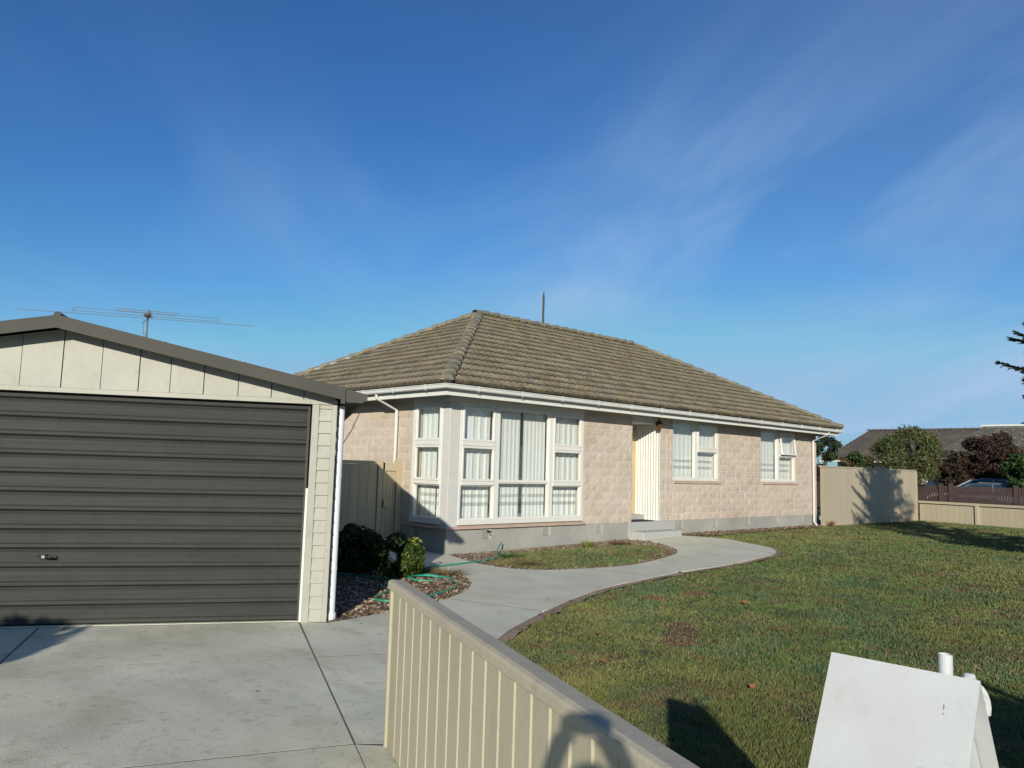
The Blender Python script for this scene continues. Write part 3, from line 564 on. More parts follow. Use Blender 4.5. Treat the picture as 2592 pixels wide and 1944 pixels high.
# ---- windows
def frame_box(mb, wall, a0, a1, z0, z1, t, d0, d1):
    wbox(mb, wall, a0, a0 + t, d0, d1, z0, z1); wbox(mb, wall, a1 - t, a1, d0, d1, z0, z1)
    wbox(mb, wall, a0 + t, a1 - t, d0 + .001, d1 - .001, z0, z0 + t); wbox(mb, wall, a0 + t, a1 - t, d0 + .001, d1 - .001, z1 - t, z1)
def pane(wall, a0, a1, z0, z1, d, par):
    m = MB(); wbox(m, wall, a0, a1, d - .004, d, z0, z1); return m.build('pane', GLASS, par, world=True)
def bay(wall, A0, A1, z0, z1, members, lights, name='window', d=.02, label=None, base=-.06):
    fr = MB()
    for (a0, a1, b0, b1, dd) in members: wbox(fr, wall, a0, a1, base, d + dd, b0, b1)
    w_ = fr.build(name, WHITE, house, world=True, bevel=.004, label=label)
    for (a0, a1, b0, b1, kind) in lights:
        if kind == 'sash':      # opening sash standing proud, with a drip mould below
            s = MB(); frame_box(s, wall, a0 + .004, a1 - .004, b0 + .004, b1 - .004, .042, d - .03, d + .018); sh = s.build('sash', WHITE, w_, world=True, bevel=.004)
            pane(wall, a0 + .03, a1 - .03, b0 + .03, b1 - .03, d - .012, w_)
        elif kind == 'fixed':
            s = MB(); frame_box(s, wall, a0, a1, b0, b1, .018, base + .01, d - .012); s.build('glazing_bead', WHITE, w_, world=True)
            pane(wall, a0 + .01, a1 - .01, b0 + .01, b1 - .01, d - .045, w_)
        elif kind == 'ajar':
            ang = R_(-6.5); zt = b1
            s = MB(); frame_box(s, wall, a0 + .004, a1 - .004, b0 + .004, b1 - .004, .045, -.02, .022)
            Mx = Matrix.Translation((0, Y0 - d - .01, zt)) @ Matrix.Rotation(ang, 4, 'X') @ Matrix.Translation((0, -Y0, -zt))
            s.v = [tuple(Mx @ Vector(v)) for v in s.v]; sh = s.build('sash', WHITE, w_, world=True, bevel=.004)
            g = MB(); wbox(g, wall, a0 + .03, a1 - .03, -.004, 0, b0 + .03, b1 - .03); g.v = [tuple(Mx @ Vector(v)) for v in g.v]; g.build('pane', GLASS, w_, world=True)
            s = MB(); s.tube([wp(wall, a1 - .1, .02, b0 + .08), wp(wall, a1 - .1, .08, b0 + .05)], .006, 6); s.build('stay', ALU, w_, world=True)
    return w_
T1, T2 = (1.965, 2.045), (1.245, 1.315)
zb, zt = 0.53, 2.745
mem = [(9.10, 12.445, zb, zb + .10, .012), (9.10, 12.445, 2.69, zt, 0), (9.10, 9.14, zb + .1, 2.69, 0), (9.945, 10.065, zb + .1, 2.69, 0), (11.415, 11.53, zb + .1, 2.69, 0), (12.375, 12.445, zb + .1, 2.69, 0), (10.065, 11.415, 1.30, 1.335, -.004)]
for a0, a1 in ((9.14, 9.945), (11.53, 12.375)):
    mem += [(a0, a1, T1[0], T1[1], .018), (a0, a1, T2[0], T2[1], .018)]
li = []
for a0, a1 in ((9.14, 9.945), (11.53, 12.375)): li += [(a0, a1, T1[1], 2.69, 'sash'), (a0, a1, T2[1], T1[0], 'sash'), (a0, a1, zb + .10, T2[0], 'fixed')]
li += [(10.065, 11.415, 1.335, 2.69, 'fixed'), (10.065, 11.415, zb + .1, 1.30, 'fixed')]
bay('F', 9.1, 12.44, zb, zt, mem, li, label='large three bay white window facing the lawn')
mem = [(11.35, 12.25, zb, zb + .10, .012), (11.35, 12.25, 2.69, zt, 0), (11.35, 11.375, zb + .1, 2.69, 0), (12.16, 12.25, zb + .1, 2.69, 0), (11.375, 12.16, T1[0], T1[1], .018), (11.375, 12.16, T2[0], T2[1], .018)]
li = [(11.375, 12.16, T1[1], 2.69, 'sash'), (11.375, 12.16, T2[1], T1[0], 'sash'), (11.375, 12.16, zb + .1, T2[0], 'fixed')]
bay('S', 11.35, 12.25, zb, zt, mem, li, label='narrow three pane white window at the house corner')
mb = MB(); mb.box(X0 - .012, 9.10, Y0 - .012, 11.35, ZP + .002, zt); mb.build('corner_column', COLUMN, house, world=True, bevel=.006)
mb = MB(); mb.box(X0 - .016, 12.455, Y0 - .016, Y0 + .1, zt + .001, ZS + .02); mb.box(X0 - .016, X0 + .1, Y0 + .1, 12.262, zt + .001, ZS + .02); mb.build('header_panel', WHITE, house, world=True)
mb = MB(); mb.box(X0 + .01, 12.44, Y0 + .012, Y0 + .12, ZP + .001, zb - .002); mb.box(X0 + .01, X0 + .12, Y0 + .12, 12.24, ZP + .001, zb - .002); mb.build('sill_base', MORTAR, house, world=True)
# sloping sill tiles
def sill(wall, a0, a1, zt_, zb_, dp, n, miter=False):
    L = (a1 - a0) / n
    for i in range(n):
        l, r = a0 + i * L + .003, a0 + (i + 1) * L - .003; ext = dp if (miter and i == 0) else 0
        m = MB(); pts = []
        for a_, e in ((l, 1), (r, 0)):
            sh = -dp if (miter and i == 0 and e) else 0
            for dd, z in ((-.03, zt_), (dp, zb_ + .032), (dp, zb_), (-.03, zb_ - .004)): pts.append(wp(wall, a_ + (sh if dd > 0 else 0), dd, z))
        m.add(pts, [(0, 1, 2, 3), (7, 6, 5, 4), (0, 4, 5, 1), (1, 5, 6, 2), (2, 6, 7, 3), (3, 7, 4, 0)]); m.build('sill_tile', SILLM, house, world=True)
sill('F', X0, 12.52, .525, ZP + .002, .055, 13, True); sill('S', Y0, 12.33, .525, ZP + .002, .055, 4, True)
# bedroom windows
mem = [(15.64, 17.59, 1.385, 1.455, .01), (15.64, 17.59, 2.79, ZS, 0), (15.64, 15.665, 1.455, 2.79, 0), (16.56, 16.68, 1.455, 2.79, 0), (17.53, 17.59, 1.455, 2.79, 0), (16.68, 17.53, 2.10, 2.18, .018)]
bay('F', 0, 0, 0, 0, mem, [(15.665, 16.56, 1.455, 2.79, 'fixed'), (16.68, 17.53, 2.18, 2.79, 'sash'), (16.68, 17.53, 1.455, 2.10, 'fixed')], d=-.005, label='white bedroom window right of the front door', base=-.08)
sill('F', 15.66, 17.70, 1.40, 1.322, .04, 5)
mem = [(19.69, 21.61, 1.385, 1.455, .01), (19.69, 21.61, 2.79, ZS, 0), (19.69, 19.715, 1.455, 2.79, 0), (20.60, 20.72, 1.455, 2.79, 0), (21.55, 21.61, 1.455, 2.79, 0), (20.72, 21.55, 2.10, 2.18, .01)]
bay('F', 0, 0, 0, 0, mem, [(19.715, 20.60, 1.455, 2.79, 'fixed'), (20.72, 21.55, 2.15, 2.79, 'ajar'), (20.72, 21.55, 1.455, 2.10, 'fixed')], d=-.005, label='white bedroom window with its upper right sash ajar', base=-.08)
sill('F', 19.71, 21.74, 1.40, 1.322, .04, 5)
# ---- curtains (things of their own, hanging inside)
def curtain(wall, a0, a1, z0, z1, d, label, folds, seed, group='white net curtains behind the house windows', amp=.018):
    amp = amp * .34; folds = folds * .75
    r = random.Random(seed); n = max(int((a1 - a0) / .012), 8); m = MB(); vs = []; ph = r.random() * 6
    rows_ = 6
    for j in range(rows_ + 1):
        zz = z0 + (z1 - z0) * j / rows_; sq = 1 - 0.25 * j / rows_
        for i in range(n + 1):
            a = a0 + (a1 - a0) * i / n; u = (a - a0) / (a1 - a0)
            off = amp * (math.sin(u * folds * 6.283 + ph + .3 * math.sin(u * 9)) + .5 * math.sin(u * folds * 2.3 * 6.283 + 1.3 * ph)) * sq
            pt = wp(wall, a, d + off, zz); vs.append(pt)
    fs = [(j * (n + 1) + i, j * (n + 1) + i + 1, (j + 1) * (n + 1) + i + 1, (j + 1) * (n + 1) + i) for j in range(rows_) for i in range(n)]
    c = wp(wall, (a0 + a1) / 2, d, z0)
    m.add([(v[0] - c[0], v[1] - c[1], v[2] - c[2]) for v in vs], fs)
    o = m.build('curtain', CURT, smooth=True); o.location = c; return tag(o, label, 'curtain', group)
curtain('F', 9.12, 9.98, .60, 2.74, -.16, 'white net curtain behind the left bay of the big front window', 6, 1, amp=.03)
curtain('F', 10.02, 10.77, .60, 2.74, -.16, 'gathered white net curtain left of the gap in the wide middle pane', 9, 2)
curtain('F', 10.84, 11.46, .60, 2.74, -.16, 'gathered white net curtain right of the gap in the wide middle pane', 8, 3)
curtain('F', 11.50, 12.42, .60, 2.74, -.16, 'white net curtain behind the right bay of the big front window', 7, 4, amp=.03)
curtain('S', 11.72, 12.20, .60, 2.74, -.16, 'white net curtain at the far side of the narrow corner window', 4, 5, amp=.03)
curtain('S', 11.32, 11.66, .60, 2.74, -.16, 'white net curtain next to the column in the narrow corner window', 3, 6, amp=.03)
curtain('F', 15.62, 17.62, 1.42, 2.83, -.19, 'white net curtain in the bedroom window beside the front door', 15, 7)
curtain('F', 19.68, 21.64, 1.42, 2.83, -.19, 'white net curtain in the bedroom window nearest the far corner', 15, 8)
# ---- porch
mb = MB(); mb.box(13.98, 14.10, Y0 + .19, Y0 + .85, ZP, ZS); mb.build('porch_wall', MORTAR, house, world=True)
mb = MB(); mb.box(14.10, 15.2, Y0 + .70, Y0 + .78, ZP + .12, 2.52); mb.build('front_door', WHITE, house, world=True)
mb = MB(); mb.box(14.72, 15.105, Y0 + .66, Y0 + .70, ZP + .12, 2.55); mb.build('door_frame', TAN, house, world=True)
mb = MB(); mb.box(14.10, 15.10, Y0 + .02, Y0 + .70, 2.69, 2.75); mb.box(14.10, 15.10, Y0 + .70, Y0 + .78, 2.55, 2.84); mb.box(14.10, 15.10, Y0 + .021, Y0 + .06, 2.751, 2.843); mb.build('porch_ceiling', WHITE, house, world=True)
mb = MB(); n = 56; prof = []
for i in range(n + 1):
    y = Y0 - .02 + .68 * i / n; prof.append((15.095 - .016 * (0.5 + .5 * math.cos(i / n * 2 * math.pi * 9)), y))
vs = [(x, y, ZP + .01) for x, y in prof] + [(x, y, 2.69) for x, y in prof]; vs2 = [(15.112, y, z) for (x, y, z) in vs]
mb.add(vs, [(i, i + 1, i + n + 2, i + n + 1) for i in range(n)]); mb.box(15.10, 15.113, Y0 - .02, Y0 + .70, ZP + .01, 2.69)
mb.build('corrugated_panel', WHITE, house, world=True)
mb = MB(); mb.box(14.10, 15.09, Y0 + .40, Y0 + .72, ZP + .005, ZP + .125); mb.build('door_sill', STEPM, house, world=True, bevel=.006)
mb = MB(); mb.box(14.02, 15.75, Y0 - .004, Y0 + .76, .05, ZP - .003); mb.build('landing', STEPM, house, world=True, bevel=.008)
mb = MB(); mb.box(14.08, 15.52, Y0 - .36, Y0 - .006, -.1, .255); mb.build('step', STEPM, house, world=True, bevel=.012)
mb = MB(); mb.box(14.14, 14.96, Y0 + .03, Y0 + .38, ZP + .001, ZP + .02); mb.build('doormat', mat('charcoal_doormat', (0.03, 0.03, 0.035), scale=40, rough=1), world=False, label='dark doormat on the landing outside the front door', cat='doormat')
# lantern
lan = thing('porch_lantern', 'small black and amber lantern hanging under the eave by the front door', 'lantern', (14.93, Y0 - .12, 2.56))
m = MB(); m.add([(-.07, -.07, .13), (.07, -.07, .13), (.07, .07, .13), (-.07, .07, .13), (-.018, -.018, .21), (.018, -.018, .21), (.018, .018, .21), (-.018, .018, .21)], [(3, 2, 1, 0), (4, 5, 6, 7), (0, 1, 5, 4), (1, 2, 6, 5), (2, 3, 7, 6), (3, 0, 4, 7)]); m.tube([(0, 0, .2), (0, 0, ZS - 2.56 + .01)], .012, 8); m.build('lantern_cap', BLACKM, lan)
m = MB(); m.add([(-.035, -.035, 0), (.035, -.035, 0), (.035, .035, 0), (-.035, .035, 0), (-.055, -.055, .128), (.055, -.055, .128), (.055, .055, .128), (-.055, .055, .128)], [(3, 2, 1, 0), (4, 5, 6, 7), (0, 1, 5, 4), (1, 2, 6, 5), (2, 3, 7, 6), (3, 0, 4, 7)]); m.build('lantern_glass', AMBER, lan)
# ---- roof
EX, EY, EXR, EYB = 8.27, 10.55, 23.55, 19.65; WH = 4.55; PM = 0.537; ZG = 3.01; ZRG = ZG + PM * WH
EF = 0.13   # fascia set back from the gutter front
mb = MB(); fz0, fz1 = 2.808, 2.985; x0, x1, y0, y1 = EX + EF, EXR - EF, EY + EF, EYB - EF; t = .025
mb.box(x0, x1, y0, y0 + t, fz0, fz1); mb.box(x0, x1, y1 - t, y1, fz0, fz1); mb.box(x0, x0 + t, y0 + t, y1 - t, fz0, fz1); mb.box(x1 - t, x1, y0 + t, y1 - t, fz0, fz1); mb.build('fascia', WHITE, house, world=True)
mb = MB(); o_ = .001
mb.box(x0 + t, x1 - t, y0 + t, Y0 + .19, ZS, ZS + .012); mb.box(x0 + t, X0 + .19, Y0 + .19, y1 - t, ZS, ZS + .012); mb.box(XE - .19, x1 - t, Y0 + .19, y1 - t, ZS, ZS + .012); mb.box(X0 + .19, XE - .19, YB - .19, y1 - t, ZS, ZS + .012); mb.build('soffit', SOFFIT, house, world=True)
# gutters: quad profile (outer bead, sloping face)
gp = [(0, 0), (0, -.014), (.014, -.020), (.014, -.066), (.026, -.082), (.118, -.082), (.118, -.02), (.108, -.02), (.108, -.074), (.032, -.074), (.024, -.06), (.024, -.008), (.010, -.004), (.010, 0)]
zg = 2.995
mb = MB()
def gut_run(mb, p0, p1, n_in):
    # mitred sweep of the profile: n_in = inward normal; the ends are mitred outward by the profile depth
    p0 = Vector(p0); p1 = Vector(p1); t = (p1 - p0).normalized(); N_ = Vector(n_in)
    a = [p0 + N_ * q + t * q + Vector((0, 0, z)) for q, z in gp]; b_ = [p1 + N_ * q - t * q + Vector((0, 0, z)) for q, z in gp]; n = len(gp)
    mb.add(a + b_, [(i, (i + 1) % n, (i + 1) % n + n, i + n) for i in range(n)])
gut_run(mb, (EX, EY, zg), (EXR, EY, zg - .01), (0, 1, 0)); gut_run(mb, (EX, EYB, zg), (EX, EY, zg), (1, 0, 0)); gut_run(mb, (EXR, EY, zg - .01), (EXR, EYB, zg), (-1, 0, 0)); gut_run(mb, (EXR, EYB, zg), (EX, EYB, zg), (0, -1, 0))
gut = mb.build('gutter', GUTW, house, world=True)
for i in range(14):
    x = EX + .75 + i * 1.08; m = MB(); m.prism([(-.004, .004), (-.004, -.02), (.008, -.026), (.008, -.08), (.028, -.105), (.034, -.098), (.014, -.075), (.014, -.02), (.05, .006)], (0, 1, 0), (0, 0, 1), ((x, EY, zg), (x + .022, EY, zg))); m.build('gutter_bracket', GUTW, gut, world=True)
for i in range(6):
    y = EY + .6 + i * 1.0; m = MB(); m.prism([(-.004, .004), (-.004, -.02), (.008, -.026), (.008, -.08), (.028, -.105), (.034, -.098), (.014, -.075), (.014, -.02), (.05, .006)], (1, 0, 0), (0, 0, 1), ((EX, y, zg), (EX, y + .022, zg))); m.build('gutter_bracket', GUTW, gut, world=True)
# roof deck under tiles
A_ = (EX + WH, EY + WH, ZRG); B_ = (EXR - WH, EY + WH, ZRG); dz = -.035; e = .07
c = [(EX + e, EY + e, ZG + PM * e + dz), (EXR - e, EY + e, ZG + PM * e + dz), (EXR - e, EYB - e, ZG + PM * e + dz), (EX + e, EYB - e, ZG + PM * e + dz), (A_[0], A_[1], ZRG + dz), (B_[0], B_[1], ZRG + dz)]
mb = MB(); mb.add(c, [(0, 1, 5, 4), (1, 2, 5), (2, 3, 4, 5), (3, 0, 4), (3, 2, 1, 0)]); mb.build('roof_deck', mat('roof_underlay', (0.05, 0.045, 0.04)), house, world=True)
# tiles
TW, TLn, TE = 0.30, 0.385, 0.33; NS = 8
def wave(u): return .024 * (1 - abs(math.cos(math.pi * u * 2)) ** 1.6) + .003
def tile_variant(seed):
    r = random.Random(seed); m = MB(); v = r.uniform(.82, 1.12); m.tc = (v, v * r.uniform(.97, 1.02), v * r.uniform(.92, 1.04)); vs = []
    for (y, z) in ((0, -.014), (0, .030), (.10, .019), (TLn, -.006)):
        for i in range(NS + 1):
            u = i / NS; vs.append((-TW / 2 + TW * u, y + (r.uniform(-.004, .004) if y == 0 else 0), z + (wave(u) if z > -.01 or y > 0 else -.0) + (r.uniform(-.0015, .0015))))
    fs = [(k * (NS + 1) + i, k * (NS + 1) + i + 1, (k + 1) * (NS + 1) + i + 1, (k + 1) * (NS + 1) + i) for k in range(3) for i in range(NS)]
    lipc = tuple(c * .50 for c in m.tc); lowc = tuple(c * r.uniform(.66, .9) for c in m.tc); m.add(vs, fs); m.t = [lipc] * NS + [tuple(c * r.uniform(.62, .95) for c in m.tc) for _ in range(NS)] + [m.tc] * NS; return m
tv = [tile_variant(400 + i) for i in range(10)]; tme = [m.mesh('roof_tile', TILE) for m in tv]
SL = math.sqrt(1 + PM * PM); cs, sn = 1 / SL, PM / SL
faces_ = []  # origin(on eave), along dir, inward dir, length, hasRidge
faces_.append(('front', Vector((EX, EY, ZG)), Vector((1, 0, 0)), Vector((0, 1, 0)), EXR - EX))
faces_.append(('left', Vector((EX, EYB, ZG)), Vector((0, -1, 0)), Vector((1, 0, 0)), EYB - EY))
faces_.append(('right', Vector((EXR, EY, ZG)), Vector((0, 1, 0)), Vector((-1, 0, 0)), EYB - EY))
faces_.append(('back', Vector((EXR, EYB, ZG)), Vector((-1, 0, 0)), Vector((0, -1, 0)), EXR - EX))
full = []; joined = MB()
nrows = int(math.ceil((WH * SL - .05) / TE))
for nm, O, U, I, Ln in faces_:
    up_ = (I * cs + Vector((0, 0, sn))).normalized(); nr = U.cross(up_).normalized()
    if nr.z < 0: nr = -nr
    for k in range(nrows):
        s0 = .05 + k * TE; hin = s0 * cs; lo, hi = hin, Ln - hin
        off = (0 if k % 2 == 0 else TW / 2); x = lo - ((lo - off) % TW) - TW
        while x < hi:
            x += TW; cxx = x + TW / 2
            if x + TW < lo or x > hi: continue
            hin2 = (s0 + TLn) * cs; inside = x > hin2 - .0 and x + TW < Ln - hin2
            Pt = O + U * cxx + up_ * s0
            Mt = Matrix(((U.x, up_.x, nr.x, Pt.x), (U.y, up_.y, nr.y, Pt.y), (U.z, up_.z, nr.z, Pt.z), (0, 0, 0, 1)))
            vi = random.randrange(10)
            if inside and nm in ('front', 'left') and s0 + TLn < WH * SL: full.append((math.hypot(Pt.x, Pt.y), Mt, vi)); continue
            src = tv[vi]; vs = []
            for a, y, z in src.v:
                hh = (s0 + y) * cs; aa = min(max(a + cxx, hh), Ln - hh) - cxx; yy = min(y, WH * SL - s0); vs.append(Mt @ Vector((aa, yy, z)))
            joined.add(vs, src.f); joined.t[-len(src.t):] = src.t
full.sort(key=lambda q: q[0])
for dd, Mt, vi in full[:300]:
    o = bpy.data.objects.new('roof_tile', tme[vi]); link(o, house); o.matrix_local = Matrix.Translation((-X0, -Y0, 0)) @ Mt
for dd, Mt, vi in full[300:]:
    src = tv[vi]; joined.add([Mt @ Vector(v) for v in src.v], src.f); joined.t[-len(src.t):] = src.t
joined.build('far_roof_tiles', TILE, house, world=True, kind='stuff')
# hip and ridge caps
def cap_mesh(seed):
    r = random.Random(seed); m = MB(); L = .42; n = 8; vs = []
    for (y, rad, dz_) in ((0, .118, .022), (L, .098, -.004)):
        for i in range(n + 1):
            t = math.pi * (-.08 + 1.16 * i / n); vs.append((math.cos(t) * rad * 1.08, y, math.sin(t) * rad * .72 - .02 + dz_))
    for i in range(n + 1):
        t = math.pi * (-.08 + 1.16 * i / n); vs.append((math.cos(t) * .098, 0, math.sin(t) * .06 - .02))
    fs = [(i, i + 1, n + 2 + i, n + 1 + i) for i in range(n)] + [tuple(range(n + 1))]
    m.add(vs, fs); return m.mesh('ridge_cap', CAPM, smooth=False)
cme = [cap_mesh(i) for i in range(3)]
def caps(P, Q, skip=0):
    P, Q = Vector(P), Vector(Q); d = (Q - P); n = int(d.length / .37); d = d.normalized(); s = d.cross(Vector((0, 0, 1))).normalized(); u = s.cross(d)
    for i in range(n + 1):
        if i * .37 > (Q - P).length - .2: break
        p = P + d * (.37 * i) + Vector((0, 0, .035)) - Vector((X0, Y0, 0)); Mt = Matrix(((s.x, d.x, u.x, p.x), (s.y, d.y, u.y, p.y), (s.z, d.z, u.z, p.z), (0, 0, 0, 1)))
        o = bpy.data.objects.new('ridge_cap', cme[i % 3]); link(o, house); o.matrix_local = Mt
Pe = .05
caps((EX + Pe, EY + Pe, ZG + PM * Pe), A_); caps((EX + Pe, EYB - Pe, ZG + PM * Pe), A_); caps((EXR - Pe, EY + Pe, ZG + PM * Pe), B_); caps((EXR - Pe, EYB - Pe, ZG + PM * Pe), B_); caps(B_, A_)
# cement patch on the back left hip
q0 = Vector((EX + Pe, EYB - Pe, ZG + PM * Pe)); q1 = Vector(A_); m = MB()
for tt in (.34, .40, .46):
    p = q0.lerp(q1, tt); m.box(p.x - .02, p.x + .34, p.y - .30, p.y - .02, p.z - .02, p.z + .085)
m.build('cement_patch', CEMENT, house, world=True)
# vent pipe
m = MB(); m.tube([(15.25, 15.22, 5.35), (15.25, 15.22, 6.36)], .03, 10); m.tube([(15.25, 15.22, 6.36), (15.25, 15.22, 6.45)], .018, 8); m.build('vent_pipe', METALD, house, world=True)
# down pipes
def pipe(name, pts, r, parent, m=GUTW, brk=()):
    k = MB(); k.tube(pts, r, 12); o = k.build(name, m, parent, world=True, smooth=False)
    for (x, y, z, s) in brk:
        q = MB(); q.tube([(x, y, z - .012), (x, y, z + .012)], r + .006, 12); q.box(x - (.02 if s == 'F' else 0), x + .02 + (.03 if s == 'S' else 0), y - .0, y + (.05 if s == 'F' else .02), z - .01, z + .01); q.build('pipe_bracket', m, o, world=True)
    return o
pipe('downpipe', [(EX + .075, 12.78, 2.91), (EX + .075, 12.78, 2.84), (8.80, 12.74, 2.63), (8.80, 12.74, .1)], .033, house, brk=[(8.80, 12.74, 2.53, 'S')])
pipe('downpipe', [(22.66, EY + .075, 2.91), (22.66, EY + .075, 2.84), (22.60, 11.075, 2.63), (22.60, 11.075, .25), (22.70, 10.98, .07)], .035, house, brk=[(22.60, 11.075, 2.5, 'F'), (22.60, 11.075, .75, 'F')])
m = MB(); m.tube([(X0 - .035, 14.15, 2.62), (X0 - .033, 14.4, 2.3), (X0 - .033, 14.85, 1.9), (X0 - .033, 15.1, 1.5)], .006, 6); m.build('thin_line', BLACKM, house, world=True)  # thin black tube along a line on the side wall
# garden tap by a vent
m = MB(); m.tube([(9.83, Y0, .39), (9.83, Y0 - .06, .39), (9.84, Y0 - .08, .34)], .012, 8); m.tube([(9.80, Y0 - .04, .415), (9.88, Y0 - .06, .40)], .01, 6); m.build('tap', BLACKM, house, world=True)

# ================================================================== THE GARAGE (local frame: x along the front, y depth)
gar = thing('garage', 'white garage with a wide dark grey ribbed door and low pitched roof', 'garage', GP, GA)
HWd, DEP = 2.555, 6.1; XL = -5.24; GS = 0.204
def gz(x): return 2.245 - .0 + GS * (HWd - abs(x + HWd))      # underside of roof
m = MB(); m.box(XL, -.02, .10, DEP, 0, 2.1) if False else None
# side and back walls
m = MB(); nb = 18
for k in range(nb):
    z = .02 + k * .122; m.add([(0.012, 0, z), (0.012, DEP, z), (-.006, DEP, z + .122), (-.006, 0, z + .122)], [(0, 1, 2, 3)]); m.add([(-.006, 0, z), (-.006, DEP, z), (.012, DEP, z), (.012, 0, z)], [(0, 1, 2, 3)])
m.box(-.05, -.007, 0.03, DEP, 0.0, 2.25); m.box(XL + .002, XL + .05, .03, DEP, 0, 2.25); m.build('side_wall', CREAM, gar)
m = MB(); m.prism([(XL, 0), (0, 0), (0, 2.24), (-HWd, gz(-HWd) - .01), (XL, gz(XL) - .01)], (1, 0, 0), (0, 0, 1), ((0, DEP - .06, 0), (0, DEP, 0))); m.build('back_wall', CREAM, gar)
m = MB(); m.box(XL, 0, .02, .2, -.1, .035); m.build('threshold', CONC, gar)
# door
dz0, pitch = .035, .1722; prof = []
z = dz0
for k in range(13):
    prof += [(0.028, z), (0.0, z + .019), (0.005, z + .046), (-.001, z + .060), (.0, z + .066), (.008, z + .145), (.028, z + .1715)]
    z += pitch
prof = [p for p in prof if p[1] < 2.15]; prof.append((prof[-1][0], 2.15))
m = MB(); n = len(prof); nx = 1; xs = [-4.99, -.262]
m.add([(x, .045 + y, zz) for x in xs for y, zz in prof], [(i, i + 1, n + i + 1, n + i) for i in range(n - 1)])
door = m.build('garage_door', DOORM, gar); 
m = MB(); m.box(-5.05, -.2, .08, .1, .035, 2.30); m.build('door_back', DARKROOM, door)
m = MB(); m.box(-.285, -.262, .038, .08, .035, 2.15); m.box(-4.99, -4.967, .038, .08, .035, 2.15); m.build('door_edge', METALD, door)
m = MB(); m.prism([(math.cos(t) * .09, math.sin(t) * .022) for t in [2 * math.pi * i / 14 for i in range(14)]], (1, 0, 0), (0, 0, 1), ((-2.54, .022, .655), (-2.54, .045, .655))); m.tube([(-2.54, .045, .665), (-2.54, -.03, .665)], .016, 8); m.tube([(-2.60, -.028, .675), (-2.48, -.028, .655)], .011, 8); m.build('door_handle', BLACKM, door)
m = MB(); m.box(-2.556, -2.53, -.052, -.046, .655, .678); m.build('lock', ALU, door)
# trims
m = MB(); m.box(-.245, -.175, -.016, .06, 0.02, 2.17); m.build('door_jamb', CREAM, gar, bevel=.004)
m = MB(); m.box(-.267, -.246, -.004, .05, 0.03, 1.33); m.build('door_stop', WHITE, gar)
m = MB(); m.box(-.052, .0, -.020, .03, 0.0, 2.17); m.build('corner_board', CREAM, gar, bevel=.004)
m = MB(); m.box(-5.06, -4.99, -.016, .06, 0.02, 2.17); m.box(XL, XL + .052, -.02, .03, 0, 2.17); m.build('left_jamb', CREAM, gar)
for k in range(18):
    z0 = .03 + k * .1235
    z1 = min(z0 + .1215, 2.17)
    if z1 - z0 < .02: continue
    for xa, xb in ((-.174, -.053), (XL + .053, -5.061)):
        m = MB(); m.add([(xa, -.012, z0), (xb, -.012, z0), (xb, .004, z1), (xa, .004, z1), (xa, .03, z0), (xb, .03, z0), (xb, .03, z1), (xa, .03, z1)], [(0, 1, 2, 3), (4, 7, 6, 5), (0, 4, 5, 1), (3, 2, 6, 7), (1, 5, 6, 2), (0, 3, 7, 4)]); m.build('weatherboard', CREAM, gar)
m = MB(); m.box(XL, 0, -.018, .05, 2.195, 2.245) if False else m.box(-5.24, -.001, -.014, .05, 2.172, 2.216); m.build('door_head', CREAM, gar)
bx = [-5.2, -4.87, -4.54, -4.21, -3.88, -3.54, -3.20, -2.88, -2.535, -2.20, -1.87, -1.59, -1.285, -.965, -.65, -.335, -.02]
for a, b_ in zip(bx[:-1], bx[1:]):
    l, r = a + .004, b_ - .004; m = MB(); zt1, zt2 = gz(l) - .0, gz(r) - .0
    pr = [(l, 2.218), (r, 2.218), (r, max(zt2, 2.225)), (l, max(zt1, 2.225))]
    if l < -HWd < r: pr = pr[:3] + [(-HWd, gz(-HWd))] + pr[3:]
    i_ = bx.index(a); yy = -.012 if i_ % 2 else -.004
    m.prism(pr, (1, 0, 0), (0, 0, 1), ((0, yy, 0), (0, .02, 0))); m.build('gable_board', CREAM, gar)
m = MB(); m.prism([(XL + .02, 2.19), (-.02, 2.19), (-.02, 2.24), (-HWd, gz(-HWd)), (XL + .02, 2.24)], (1, 0, 0), (0, 0, 1), ((0, .021, 0), (0, .05, 0))); m.build('gable_backing', DARKROOM, gar)
